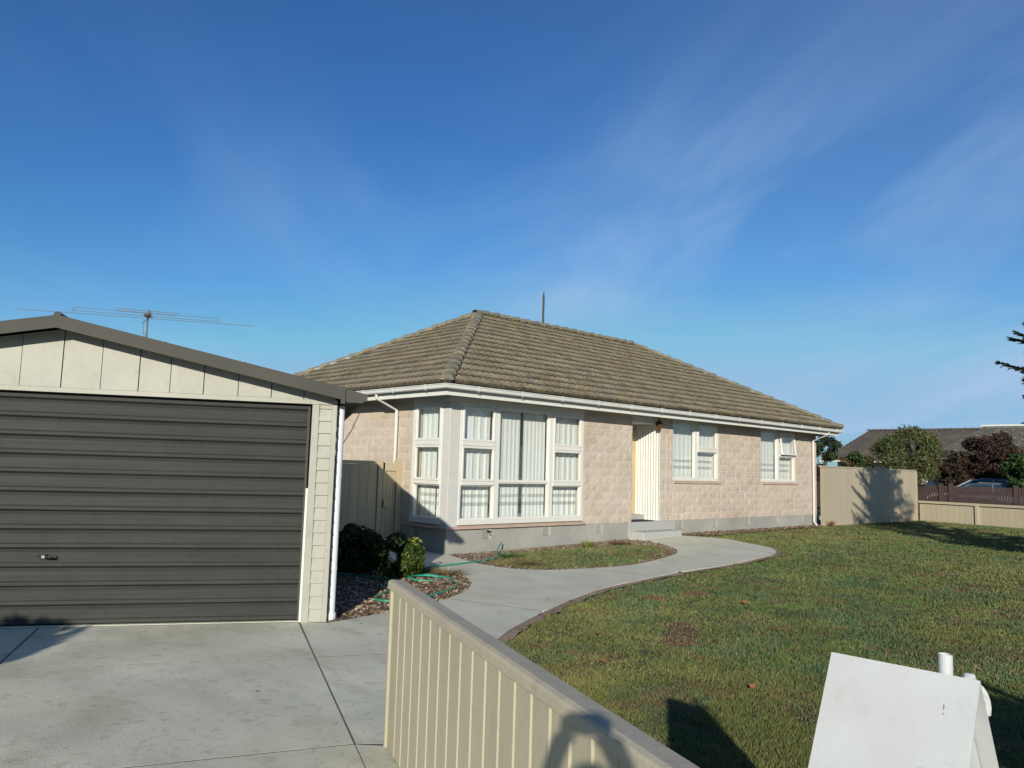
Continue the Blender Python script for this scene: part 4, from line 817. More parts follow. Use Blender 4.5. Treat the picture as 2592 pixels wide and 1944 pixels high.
# roof sheets and barge
ov = .22
for sgn in (1, -1):
    xe = -HWd + sgn * (HWd + .06); m = MB()
    pr = [(-HWd, gz(-HWd) + .04), (xe, 2.245 - GS * .06 + .04), (xe, 2.245 - GS * .06 + .055), (-HWd, gz(-HWd) + .055)]
    m.prism(pr, (1, 0, 0), (0, 0, 1), ((0, -ov, 0), (0, DEP + .1, 0)));
    for k in range(28):
        y = -ov + .15 + k * .22; m.prism([(-HWd, gz(-HWd) + .055), (xe, 2.245 - GS * .06 + .055), (xe, 2.245 - GS * .06 + .075), (-HWd, gz(-HWd) + .075)], (1, 0, 0), (0, 0, 1), ((0, y, 0), (0, y + .04, 0)))
    m.build('roof', METALD, gar)
    b0, b1 = -HWd, -HWd + sgn * (HWd + .03); zt0, zt1 = gz(-HWd) + .095, gz(0) - GS * .03 + .095
    m = MB(); m.prism([(b0, zt0 - .115), (b1, zt1 - .120), (b1, zt1), (b0, zt0)], (1, 0, 0), (0, 0, 1), ((0, -ov - .02, 0), (0, -ov, 0))); m.prism([(b0, zt0 - .014), (b1, zt1 - .014), (b1, zt1 + .006), (b0, zt0 + .006)], (1, 0, 0), (0, 0, 1), ((0, -ov - .001, 0), (0, -ov + .16, 0)))
    m.build('barge_board', METALD, gar)
    # fascia and gutter along the eave
    xa = b1; m = MB()
    pr = [(0, -.005), (0.02, -.10), (.055, -.145), (.20, -.145), (.262, -.12), (.262, -.062), (.25, -.055)]
    pr = [(xa + sgn * p * .95, zt1 + q) for p, q in pr]
    m.prism(pr, (1, 0, 0), (0, 0, 1), ((0, -ov - .01, 0), (0, DEP + .1, 0))); m.build('eave_gutter', METALD, gar)
    m = MB(); m.box(xa - .012, xa + .03, -ov - .03, -ov - .005, zt1 - .16, zt1 + .012); m.build('barge_clip', METALD, gar)
m = MB(); m.tube([(-HWd, -ov - .01, gz(-HWd) + .10), (-HWd, DEP + .1, gz(-HWd) + .10)], .032, 10); m.build('ridge_roll', METALD, gar)
for x in (-1.63, -.9):
    m = MB(); m.box(x - .008, x + .008, -ov + .03, -ov + .05, gz(x) + .05, gz(x) + .108); m.build('roof_screw', METALD, gar)
m = MB(); m.tube([(.045, .09, 2.17), (.045, .09, .07)], .037, 14); dp = m.build('downpipe', PLAST, gar)
m = MB(); m.tube([(.045, .09, .0), (.045, .09, .10)], .05, 14); m.build('pipe_collar', PLAST, dp)
for z in (1.45, .52): m = MB(); m.tube([(.045, .09, z), (.045, .09, z + .03)], .040, 14); m.box(0, .045, .08, .10, z, z + .03); m.build('pipe_bracket', PLAST, dp)

# ================================================================== SIDE FENCE AND GATE behind the garage
sf = thing('side_fence', 'tall beige board fence between the garage and the house gate', 'fence', (8.39, 12.6, 0)); WOFF[sf.name] = Matrix.Translation((8.39, 12.6, 0))
xs = [6.62, 6.81, 7.0, 7.19, 7.36, 7.55, 7.74, 7.93, 8.13, 8.325]
for a, b_ in zip(xs[:-1], xs[1:]): m = MB(); m.box(a + .003, b_ - .003, 12.60, 12.62, .04, 1.58); m.build('board', GATEM, sf, world=True)
m = MB(); m.box(6.6, 8.345, 12.585, 12.64, 1.583, 1.64); m.build('top_rail', GATEM, sf, world=True)
m = MB(); m.box(8.335, 8.44, 12.57, 12.66, 0, 1.645); m.build('post', GATEM, sf, world=True, bevel=.006)
gt = thing('side_gate', 'narrow beige board gate against the house wall', 'gate', (8.6, 12.6, 0)); WOFF[gt.name] = Matrix.Translation((8.6, 12.6, 0))
m = MB(); m.box(8.448, 8.475, 12.575, 12.60, .08, 1.62); m.box(8.448, 8.74, 12.575, 12.60, 1.46, 1.615); m.box(8.448, 8.66, 12.575, 12.60, .78, .92); m.box(8.448, 8.66, 12.575, 12.60, .08, .2); m.build('gate_frame', GATEM, gt, world=True)
for a, b_ in ((8.478, 8.548), (8.555, 8.625), (8.632, 8.69), (8.697, 8.735)): m = MB(); m.box(a, b_, 12.602, 12.618, .08, 1.615); m.build('board', GATEM, gt, world=True)
m = MB(); m.prism([(8.745, 0), (8.862, 0), (8.862, 1.66), (8.84, 1.70), (8.77, 1.70), (8.745, 1.665)], (1, 0, 0), (0, 0, 1), ((0, 12.55, 0), (0, 12.66, 0))); m.build('gate_post', GATEM, gt, world=True)

# ================================================================== FOREGROUND FENCE
ff = thing('boundary_fence', 'low taupe board fence with a flat cap running out of the foreground', 'fence', (FO.x, FO.y, 0), math.atan2(FT.y, FT.x))
# local: x along the fence towards the street, y: +y or -y driveway side
yd = 1 if (Matrix.Rotation(-math.atan2(FT.y, FT.x), 2) @ FN).y > 0 else -1
def yb(a, b_): return (min(a * yd, b_ * yd), max(a * yd, b_ * yd))
gx = [0.035, 0.215, 0.363, 0.530, 0.697, 0.860, 1.022, 1.183, 1.342, 1.501, 1.660, 1.813, 1.966, 2.115, 2.265, 2.410, 2.553, 2.695]
while gx[-1] < 6.0: gx.append(gx[-1] + .158)
FE = gx[-1]
for a, b_ in zip(gx[:-1], gx[1:]):
    m = MB(); m.prism([(a + .003, .010), (a + .011, .018), (b_ - .011, .018), (b_ - .003, .010), (b_ - .003, 0.0), (a + .003, 0.0)], (1, 0, 0), (0, yd, 0), ((0, 0, .035), (0, 0, .882))); m.build('board', FENCE, ff)
m = MB(); m.box(.036, FE, *yb(-.004, 0.0035), .04, .89); m.build('groove_backing', FGROOVE, ff)
m = MB(); m.box(0.0, .034, *yb(-.085, .030), .0, .884); m.build('end_board', FENCE, ff, bevel=.004)
m = MB(); m.prism([(-.062, .885), (-.062, .922), (-.056, .930), (.014, .936), (.030, .930), (.036, .920), (.036, .888), (.030, .882)], (0, yd, 0), (0, 0, 1), ((-.03, 0, 0), (FE, 0, 0))); m.build('cap_rail', FCAP, ff)
m = MB(); m.box(.036, FE, *yb(-.05, -.005), .18, .27); m.box(.036, FE, *yb(-.05, -.005), .72, .81); m.build('rail', FENCE, ff)
for x in (.09, 1.9, 3.8, 5.7): m = MB(); m.box(x - .045, x + .045, *yb(-.10, -.052), 0, .884) if x > .2 else m.box(.036, .09, *yb(-.10, -.052), 0, .884); m.build('post', FENCE, ff)

# ================================================================== LETTERBOX
lb = thing('letterbox', 'white steep roofed metal letterbox behind the low fence, blank and scuffed', 'letterbox', (1.875, .722, 0)); WOFF[lb.name] = Matrix.Translation((1.875, .722, 0))
RX, RZ, YA, YZ = 1.876, 1.186, .564, .880; sl = .52; BOT = .80
def lbx(z, s): return RX + s * (RZ - z) * sl
m = MB(); t = .004
for s, nm, lab in ((-1, 'front_panel', None), (1, 'rear_panel', None)):
    m = MB(); m.prism([(RX, RZ), (lbx(BOT, s), BOT), (lbx(BOT, s) - s * t * 1.2, BOT), (RX - s * .0005, RZ - t * 2)], (1, 0, 0), (0, 0, 1), ((0, YA, 0), (0, YZ, 0))); m.build(nm, BOX, lb, world=True)
for y in (YA + .035, YZ - .035):
    m = MB(); m.prism([(RX, RZ - .02), (lbx(BOT, -1) + .014, BOT + .006), (lbx(BOT, 1) - .014, BOT + .006)], (1, 0, 0), (0, 0, 1), ((0, y - .001, 0), (0, y + .001, 0))); m.build('gable_panel', BOX, lb, world=True)
m = MB(); m.box(lbx(BOT, -1), lbx(BOT, 1), YA, YZ, BOT - .006, BOT); m.build('floor_panel', BOX, lb, world=True)
m = MB(); m.tube([(1.905, .640, 1.02), (1.905, .640, 1.222)], .0145, 16, caps=False); m.tube([(1.905, .640, 1.222), (1.905, .640, 1.02)], .0115, 16, caps=False); m.build('tube', BOX, lb, world=True, smooth=False)
m = MB(); m.tube([(1.905, .605, 1.155), (1.905, .595, 1.186), (1.91, .592, 1.183), (1.93, .588, 1.16)], [.009, .010, .009, .006], 8); m.build('hinge_knob', BOX, lb, world=True)
m = MB()
pts = []
for i in range(11):
    a = -math.pi * .5 + math.pi * i / 10; pts.append((1.955 + .015 * math.cos(a), .592 - .024 * math.cos(a) + .012, 1.112 + .046 * math.sin(a)))
m.tube(pts, .008, 8); m.build('newspaper_loop', BOX, lb, world=True)
m = MB(); m.box(RX - .03, RX + .03, .692, .752, 0, BOT - .007); m.build('post', BOX, lb, world=True, bevel=.004)
# scuffs: small flat rust marks lying on the front panel
def scuff(y, z, w_, h_, seed, mm=None):
    r = random.Random(seed); m = MB(); nx_, nz_ = -1, .52; pts = []
    for i in range(9):
        a = i / 9 * 6.283; q = r.uniform(.55, 1); yy = y + math.cos(a) * w_ * q; zz = z + math.sin(a) * h_ * q; pts.append((lbx(zz, -1) - .0006, yy, zz + .0002))
    m.add(pts, [tuple(range(9))]); return m.build('rust_mark', mm or RUST, lb, world=True)
SC2 = mat('faint_scuff', (0.34, 0.34, 0.34), (0.50, 0.51, 0.51), scale=90, rough=0.8)
scuff(.625, 1.125, .002, .006, 1); scuff(.6245, 1.113, .0015, .003, 2); scuff(.652, 1.005, .009, .008, 3, SC2); scuff(.79, 1.037, .002, .003, 4, SC2); scuff(.86, 1.155, .0015, .003, 5, SC2); scuff(.60, 1.14, .001, .001, 6); scuff(.645, 1.06, .001, .001, 7); scuff(.845, 1.10, .003, .005, 8, SC2)

# ================================================================== RIGHT FENCES
tf = thing('tall_side_fence', 'tall beige board fence joining the far corner of the house', 'fence', (23.0, 11.05, 0)); WOFF[tf.name] = Matrix.Translation((23.0, 11.05, 0))
x = 22.95; YF = 11.02
while x < 30.3:
    m = MB(); m.box(x + .003, min(x + .197, 30.33), YF, YF + .02, .0, 1.86); m.build('board', FENCER, tf, world=True); x += .2
m = MB(); m.box(22.94, 30.36, YF - .018, YF + .06, 1.862, 1.905); m.build('cap_rail', FENCER, tf, world=True)
m = MB(); m.box(30.34, 30.44, YF - .02, YF + .1, 0, 1.86); m.box(22.95, 30.33, YF + .022, YF + .06, .3, .4); m.build('post', FENCER, tf, world=True)
P0 = Vector((30.40, 10.95, 0)); P1 = Vector((28.6, 0.6, 0)); dd = (P1 - P0); Lf = dd.length
lfn = thing('low_street_fence', 'low beige board fence along the street beyond the lawn', 'fence', P0, math.atan2(dd.y, dd.x))
x = .03
while x < Lf:
    m = MB(); m.box(x + .003, x + .197, -.01, .01, .0, .70); m.build('board', FENCER, lfn); x += .2
m = MB(); m.box(0, Lf, -.035, .03, .735, .815); m.build('cap_rail', FENCER, lfn)
m = MB(); m.box(0, Lf, -.005, .012, .70, .735); m.build('painted_gap_shade', BLACKM, lfn)  # solid black strip painted in as the shade below the cap
for x in (2.03, 4.4, 6.8, 9.2): m = MB(); m.box(x - .055, x + .055, -.075, -.012, 0, .735); m.box(x - .055, x + .055, .012, .06, 0, .735); m.build('post', FENCER, lfn, bevel=.005)

# ================================================================== FOLIAGE
def leaves(name, centers, radii, n, size, cols, seed, parent=None, shell=.35, aspect=.5, m=LEAF, label=None, up_bias=0.0, world=True):
    """many leaf quads in clumps; centers (k,3), radii (k,3)"""
    r = np.random.default_rng(seed); centers = np.array(centers, float); radii = np.array(radii, float); k = len(centers)
    wgt = radii.prod(1) ** (2 / 3); idx = r.choice(k, n, p=wgt / wgt.sum())
    d = r.normal(size=(n, 3)); d /= np.linalg.norm(d, axis=1)[:, None]; rad = (shell + (1 - shell) * r.random(n)) ** .6
    P = centers[idx] + d * radii[idx] * rad[:, None]
    P[:, 2] = np.maximum(P[:, 2], 0.01)
    nrm = d + r.normal(size=(n, 3)) * .8; nrm[:, 2] += up_bias; nrm /= np.linalg.norm(nrm, axis=1)[:, None]
    a = np.cross(nrm, r.normal(size=(n, 3))); a /= np.linalg.norm(a, axis=1)[:, None]; b_ = np.cross(nrm, a)
    s = size * r.uniform(.6, 1.35, n)[:, None]; V = np.stack([P - a * s, P + b_ * s * aspect + nrm * s * .15, P + a * s, P - b_ * s * aspect + nrm * s * .15], 1)
    cols = np.array(cols); ct = r.integers(0, len(cols), k); base = cols[ct][idx]; alt = cols[r.integers(0, len(cols), n)]; mixw = r.random(n)[:, None] ** 2
    C = (base * (1 - mixw) + alt * mixw) * r.uniform(.7, 1.3, n)[:, None]
    if parent is not None: V = V - np.array(WOFF[parent.name].translation)
    me = npmesh(name, V.reshape(-1, 3), np.arange(4 * n).reshape(n, 4), m, C); o = bpy.data.objects.new(name, me); link(o, parent); return o
def clumps(c, r, k, cr, seed, zmin=None):
    q = random.Random(seed); out = []; rad = []
    for i in range(k):
        while True:
            d = Vector((q.uniform(-1, 1), q.uniform(-1, 1), q.uniform(-1, 1)))
            if d.length < 1: break
        d = d.normalized() * (d.length ** .45); p = Vector(c) + Vector((d.x * r[0], d.y * r[1], d.z * r[2]))
        out.append(tuple(p)); s = cr * q.uniform(.7, 1.3); rad.append((s, s, s * .8))
    return out, rad
def tree(name, label, cat, base, crown_c, crown_r, k, cr, n, size, cols, seed, trunk=.08, group=None, aspect=.5):
    t = thing(name, label, cat, base, group=group); WOFF[t.name] = Matrix.Translation(base)
    cc, rr = clumps(crown_c, crown_r, k, cr, seed); leaves('crown', cc, rr, n, size, cols, seed, parent=t, aspect=aspect)
    m = MB(); b0 = Vector(base); c0 = Vector(crown_c); m.tube([b0, b0.lerp(c0, .5) + Vector((.03, .02, 0)), c0], [trunk, trunk * .7, trunk * .35], 8)
    q = random.Random(seed)
    for i in range(7):
        e = Vector(cc[q.randrange(len(cc))]); s = b0.lerp(c0, q.uniform(.35, .8)); m.tube([s, s.lerp(e, .5) + Vector((0, 0, .05)), e], [trunk * .35, trunk * .22, trunk * .08], 6)
    m.build('trunk', BARK, t, world=True); return t
# shrubs by the gate
tree('dark_shrub', 'dark green rounded shrub in shade against the side gate', 'shrub', (6.2, 9.9, 0), (6.2, 9.9, .37), (.38, .38, .28), 38, .14, 6000, .036, [(.03, .045, .016), (.022, .035, .012), (.05, .065, .02)], 41, .03)
tree('golden_shrub', 'green shrub with golden leaf tips beside the path', 'shrub', (6.52, 9.25, 0), (6.52, 9.25, .31), (.30, .27, .24), 32, .11, 3600, .036, [(.040, .080, .016), (.055, .095, .018), (.032, .06, .014), (.07, .10, .02)], 42, .025)
cc, rr = clumps((6.5, 8.95, .22), (.08, .08, .14), 5, .07, 43)
gs = bpy.data.objects['golden_shrub']
ps = leaves('pale_shoots', [(6.22, 9.12, .36), (6.20, 9.10, .16), (6.74, 9.12, .50), (6.46, 9.0, .36), (6.38, 9.1, .54)], [(.08, .08, .06), (.10, .10, .16), (.12, .12, .08), (.09, .09, .06), (.09, .09, .07)], 110, .034, [(.30, .33, .05), (.24, .30, .06), (.42, .40, .14)], 44, parent=gs); ps['kind'] = 'stuff'
# hedge shrub left of the driveway: its shadow lies across the drive and door
tree('round_shrub', 'dense round shrub at the left side of the driveway', 'shrub', (-3.0, 4.4, 0), (-3.0, 4.4, 1.05), (1.0, .85, .85), 50, .28, 12000, .06, [(.04, .07, .02), (.06, .09, .025)], 45, .08)
# bush added out of view to shade the lawn by the letterbox
tree('shade_bush', 'unseen dense bush inside the fence, added to shade the lawn by the letterbox', 'shrub', (3.3, -1.1, 0), (3.3, -1.1, .68), (.8, .7, .66), 40, .26, 10000, .05, [(.04, .07, .02), (.05, .08, .03)], 46, .06)
# conifer outside right
def conifer(base, H, Rm, seed):
    t = thing('conifer', 'spiky dark conifer whose branch tips reach in from the right edge', 'tree', base); WOFF[t.name] = Matrix.Translation(base)
    q = random.Random(seed); r = np.random.default_rng(seed); tr = MB(); b0 = Vector(base); tr.tube([b0, b0 + Vector((.05, .02, H * .5)), b0 + Vector((0, 0, H))], [.16, .10, .02], 8)
    Vs = []; Cs = []
    nb_ = 120
    for i in range(nb_):
        h = .35 + (H - .6) * (i / nb_) ** .95; az = i * 2.399 + q.uniform(-.3, .3); L = (1.25 if h < 2.9 else (2.15 if h < 4.5 else 1.55 * (H - h) / (H - 4.5) * .8 + .15)) * q.uniform(.72, 1.0)
        d = Vector((math.cos(az), math.sin(az), q.uniform(.05, .45))).normalized(); pts = []; lc = d.x * -.185 + d.y * .983; cap_ = 1.05 if h < 3.4 else (1.72 if h < 4.4 else .8); L = 2.5 * (1 - max(h - 2, 0) / (H - 1)) * q.uniform(.75, 1.0); L = min(L, cap_ * q.uniform(.86, 1.0) / max(lc, .01)) if lc > 0 else L
        for k in range(7):
            s = k / 6; pts.append(b0 + Vector((0, 0, h)) + d * (L * s) + Vector((0, 0, .12 * L * s * s)))
        tr.tube(pts, [.03 * (1 - s / 7) + .004 for s in range(7)], 5, caps=False)
        # sprays of scale-leaf twigs pointing outward and forward
        side = d.cross(Vector((0, 0, 1))).normalized()
        for j in range(int(85 * L)):
            s = q.random() ** .8; p = b0 + Vector((0, 0, h)) + d * (L * s) + Vector((0, 0, .12 * L * s * s)); ln = (.07 + .20 * (1 - s)) * q.uniform(.6, 1.2)
            dirn = (d * q.uniform(.6, 1.2) + side * q.uniform(-.9, .9) + Vector((0, 0, q.uniform(-.35, .35)))).normalized()
            for kk in range(5):
                pp = p + dirn * ln * (kk / 4); wv = Vector((q.uniform(-1, 1), q.uniform(-1, 1), q.uniform(-1, 1))).normalized(); e = dirn * .07
                a = pp - wv * .022; c = pp + wv * .022; tip = pp + e + wv * .03
                Vs.append((a, c, tip)); f = q.uniform(.7, 1.3); Cs.append((.030 * f, .042 * f, .022 * f))
    V = np.array([[tuple(v) for v in tri] for tri in Vs]) - np.array(base); n = len(V)
    o = bpy.data.objects.new('crown', npmesh('crown', V.reshape(-1, 3), np.arange(3 * n).reshape(n, 3), LEAF, np.array(Cs))); link(o, t)
    cc, rr = [], []
    for i in range(95):
        z_ = q.uniform(.5, H * .78); a_ = q.uniform(0, 6.28); R2 = q.uniform(.1, 1.0) * (1.9 if z_ < 4.8 else 1.0); al = math.cos(a_) * R2; pe = math.sin(a_) * R2; pe = min(pe, .7); cc.append((base[0] + al * .983 - pe * .185, base[1] + al * .185 + pe * .983, z_)); s_ = q.uniform(.2, .42); rr.append((s_, s_, s_ * 1.2))
    leaves('inner_foliage', cc, rr, 15000, .075, [(.028, .040, .020), (.036, .046, .024)], seed, parent=t, aspect=.3)
    tr.build('trunk', BARK, t, world=True)
conifer((18.9, 3.55, .1), 6.6, 2.45, 51)
# far trees
tree('feathery_tree', 'rounded feathery green tree beyond the fence corner', 'tree', (37.5, 14.2, 0), (37.5, 14.0, 2.6), (1.2, 1.35, 1.15), 70, .42, 17000, .075, [(.10, .125, .045), (.075, .10, .035), (.13, .15, .055), (.10, .09, .04)], 61, .12, aspect=.25)
tree('leafy_bush', 'darker green and russet bush left of the feathery tree', 'bush', (37.0, 16.0, 0), (37.0, 16.0, 1.9), (.6, .65, .85), 30, .3, 5000, .07, [(.05, .09, .03), (.10, .065, .03)], 62, .06)
tree('purple_tree', 'dark purple leaved tree behind the parked cars', 'tree', (43.5, 12.3, 0), (43.5, 12.35, 2.45), (1.2, 1.4, 1.35), 60, .48, 15000, .09, [(.045, .026, .022), (.035, .022, .018), (.06, .035, .024)], 63, .12)
tree('low_purple_shrub', 'low dark brown leaved shrub at the left of the purple tree', 'shrub', (43.0, 14.0, 0), (43.0, 13.75, 2.0), (.9, .8, .9), 34, .38, 7500, .08, [(.05, .034, .02), (.035, .026, .016)], 64, .07)
tree('green_bush', 'dark green bush at the right edge behind the cars', 'bush', (40.0, 9.95, 0), (40.0, 9.95, 2.0), (.9, .75, 1.0), 36, .34, 8500, .08, [(.045, .085, .025), (.03, .06, .018)], 65, .07)
tree('small_dark_tree', 'small dark tree seen past the end of the house', 'tree', (40.0, 19.2, 0), (40.0, 18.95, 3.0), (.7, .65, .5), 18, .28, 2600, .08, [(.04, .055, .025), (.03, .04, .02)], 66, .07)
tree('dark_hedge_plant', 'low dark shrub beside the small tree behind the house', 'shrub', (39.6, 19.45, 0), (39.6, 19.45, 1.6), (.6, .6, .8), 18, .3, 3000, .08, [(.03, .035, .02), (.05, .035, .025)], 67, .07)
# bare twigs above the roof
bt = thing('bare_tree', 'bare twiggy treetop showing just above the roof slope', 'tree', (39.9, 20.9, 0)); WOFF[bt.name] = Matrix.Translation((39.9, 20.9, 0))
m = MB(); q = random.Random(5); m.tube([(39.9, 20.9, 0), (39.9, 20.9, 4.2)], [.12, .04], 6)
for i in range(46):
    a = q.uniform(0, 6.28); el = q.uniform(.3, 1.3); L = q.uniform(.6, 1.25); s = Vector((39.9, 20.9, 3.9 + q.uniform(0, .4))); d = Vector((math.cos(a) * math.cos(el), math.sin(a) * math.cos(el), math.sin(el)))
    e1 = s + d * L; m.tube([s, s + d * L * .5 + Vector((q.uniform(-.05, .05),) * 3), e1], [.016, .010, .005], 4)
    for k in range(2): e2 = e1 + Vector((q.uniform(-.2, .2), q.uniform(-.2, .2), q.uniform(0, .2))); m.tube([e1 - d * .2, e2], [.006, .003], 4)
m.build('branches', BARK, bt, world=True)
# weeds on the island
def weed(x, y, h, n, col, label, seed, spread=.1):
    r = np.random.default_rng(seed); a = r.uniform(0, 6.28, n); L = r.uniform(.5, 1, n) * h; s = r.uniform(0, spread, n); z0 = hgt(x) + .02
    bx_ = x + np.cos(a) * s * .3; by = y + np.sin(a) * s * .3; V = np.empty((n, 3, 3)); w_ = .006
    V[:, 0] = np.stack([bx_ - w_, by + w_, np.full(n, z0)], 1); V[:, 1] = np.stack([bx_ + w_, by - w_, np.full(n, z0)], 1); V[:, 2] = np.stack([bx_ + np.cos(a) * s * 2.2, by + np.sin(a) * s * 2.2, z0 + L], 1)
    o = bpy.data.objects.new('weed', npmesh('weed', (V - np.array([x, y, 0])).reshape(-1, 3), np.arange(3 * n).reshape(n, 3), GRASS, np.array(col) * r.uniform(.7, 1.3, n)[:, None])); o.location = (x, y, 0); link(o)
    return tag(o, label, 'weed', 'weeds on the grass island')
weed(11.95, 10.55, .20, 90, (.14, .16, .04), 'pale grassy weed tuft standing at the middle of the island', 1, .12)
weed(12.85, 10.45, .13, 160, (.14, .07, .05), 'reddish brown dead weed near the step end of the island', 2, .16)
weed(9.1, 9.25, .09, 200, (.10, .065, .035), 'flat dry weed where the hose meets the island', 3, .22)
weed(9.5, 10.15, .12, 160, (.05, .11, .035), 'bright green weed by the hose end on the island', 4, .16)
weed(7.25, 9.05, .10, 220, (.16, .11, .05), 'dry grass tuft at the tip of the mulch bed', 5, .25)
weed(7.05, 9.45, .11, 200, (.10, .13, .04), 'green grass tuft at the edge of the mulch bed beside the shrub', 6, .22)
weed(23.25, 10.85, .22, 50, (.24, .09, .04), 'rusty dead weed at the foot of the tall fence', 7, .08)

# ---- hose
def curve3(pts, n=6):
    P = [Vector(p) for p in pts]; o = []
    for i in range(len(P) - 1):
        p0, p1, p2, p3 = P[max(i - 1, 0)], P[i], P[i + 1], P[min(i + 2, len(P) - 1)]
        for k in range(n):
            t = k / n; o.append(.5 * ((2 * p1) + (p2 - p0) * t + (2 * p0 - 5 * p1 + 4 * p2 - p3) * t * t + (3 * p1 - p0 - 3 * p2 + p3) * t ** 3))
    return o + [P[-1]]
z = .048
hp = [(10.08, 11.0, .20), (9.75, 10.75, .10), (9.5, 10.45, .04), (9.32, 10.25, z), (8.92, 10.05, z), (8.24, 9.88, z), (7.72, 9.8, z), (7.3, 9.75, z), (6.95, 9.5, z + .02), (6.75, 9.25, z), (6.98, 9.08, z), (6.95, 8.82, z), (6.70, 8.62, z), (6.50, 8.72, z), (6.48, 8.93, z + .02), (6.75, 8.98, z + .02), (7.0, 8.72, z), (6.88, 8.45, z), (6.74, 8.2, z), (6.45, 7.95, z), (6.1, 7.75, z), (5.7, 7.6, z), (5.35, 7.58, z), (5.2, 7.72, z), (5.3, 7.92, z), (5.55, 8.12, z), (5.92, 8.42, z), (6.2, 8.9, z), (6.1, 9.5, z), (5.85, 9.9, z + .02), (5.75, 10.2, z + .03), (5.95, 10.4, z + .02), (6.2, 10.2, z), (6.0, 9.9, z + .05), (5.7, 10.05, z + .06)]
hs_ = MB(); hs_.tube(curve3(hp), .0125, 7); hs_.build('garden_hose', HOSE, smooth=True, label='green garden hose looping over the mulch bed and across the path', cat='hose')
# debris on concrete
for i, (x, y, lb_) in enumerate([(2.05, 8.0, 'small dark leaf on the driveway close to the garage door'), (2.55, 5.2, 'tiny dark crumb in the middle of the driveway'), (6.95, 6.75, 'tiny dark bit of litter on the path beside the lawn'), (4.35, 6.75, 'brown crumb on the concrete below the garage corner')]):
    m = MB(); m.add([(-.03, -.01, 0), (0, -.02, .012), (.035, .004, .004), (.005, .02, .016)], [(0, 1, 2, 3)]); o = m.build('dead_leaf', JOINT); o.location = (x, y, .036); o.rotation_euler = (0, 0, i); o.scale = (1 if i == 0 else .5,) * 3; tag(o, lb_, 'leaf')

# ================================================================== ANTENNA (mast fixed to the garage's back wall)
an = thing('tv_antenna', 'wide thin aluminium television antenna on a mast behind the garage roof', 'antenna', GP, GA)
def rod(name, p, q_, r, par=an, mm=ALU): m = MB(); m.tube([p, q_], r, 6); return m.build(name, mm, par)
rod('mast', (-2.95, 6.2, 1.6), (-2.96, 6.2, 4.05), .018)
m = MB(); m.tube([(-2.98, 6.22, 2.9), (-3.10, 6.2, 3.45), (-2.99, 6.18, 3.62), (-3.03, 6.18, 3.85), (-2.9, 6.1, 3.95)], .006, 5); m.build('thin_line', BLACKM, an)  # antenna lead beside the mast
rod('boom', (-2.78, 5.55, 3.83), (-3.12, 7.2, 4.24), .014)
for (a, b_, z1, z2, y) in ((-4.75, -1.20, 3.845, 3.835, 5.62), (-4.08, -1.80, 4.02, 4.00, 6.1), (-4.10, -1.80, 3.965, 3.945, 6.1), (-3.55, -2.50, 4.12, 4.10, 6.5), (-3.50, -2.55, 4.06, 4.04, 6.4), (-3.52, -2.62, 4.19, 4.17, 6.9)):
    rod('element', (a, y, z1), (b_, y, z2), .0045)
for x in (-4.08, -1.80): rod('dipole_end', (x, 6.1, 3.95), (x, 6.1, 4.01), .006)
m = MB(); m.box(-3.0, -2.92, 6.05, 6.17, 3.95, 3.99); m.build('junction_box', METALD, an)

# ================================================================== ACROSS THE STREET
BROWN = mat('dark_brown_paling_stain', (0.062, 0.040, 0.036), (0.05, 0.032, 0.028), scale=3, rough=0.85)
pf = thing('picket_fence', 'dark brown paling fence across the street in front of the cars', 'fence', (38, 2, 0)); WOFF[pf.name] = Matrix.Translation((38, 2, 0))
m = MB(); y = 2.0
while y < 22: m.prism([(y, .06), (y + .085, .06), (y + .085, 1.30), (y + .0425, 1.345), (y, 1.30)], (0, 1, 0), (0, 0, 1), ((38, 0, 0), (38.02, 0, 0))); y += .105
m.build('pickets', BROWN, pf, world=True, kind='stuff')
m = MB(); m.box(38.021, 38.07, 2, 22, .3, .4); m.box(38.021, 38.07, 2, 22, 1.0, 1.1); m.build('rail', BROWN, pf, world=True)
for y in (2.1, 4.9, 7.4, 9.85, 12.35, 12.75, 14.9, 17.5, 20): m = MB(); m.box(37.93, 38.08, y - .075, y + .075, 0, 1.42); m.build('post', BROWN, pf, world=True)
FT1 = mat('far_dark_roof_tile', (0.115, 0.10, 0.082), (0.085, 0.078, 0.068), scale=5, rough=0.95, c3=(0.15, 0.125, 0.085), s3=1.2)
FT2 = mat('far_speckled_roof_tile', (0.12, 0.11, 0.088), (0.21, 0.195, 0.15), scale=3.2, detail=3, rough=0.95, contrast=(0.52, 0.60))
GREYW = mat('grey_far_wall', (0.25, 0.27, 0.28), scale=1, rough=0.9)
fh = thing('neighbour_house', 'low house with dark tiled roofs across the street behind the trees', 'house', (45, 12, 0)); WOFF[fh.name] = Matrix.Translation((45, 12, 0))
m = MB(); m.box(50.0, 58, 5, 22.9, 0, 2.57); m.build('wall', WHITE, fh, world=True)
m = MB(); m.box(48.3, 49.98, 4, 16.0, 0, 2.74); m.build('wing_wall', GREYW, fh, world=True)
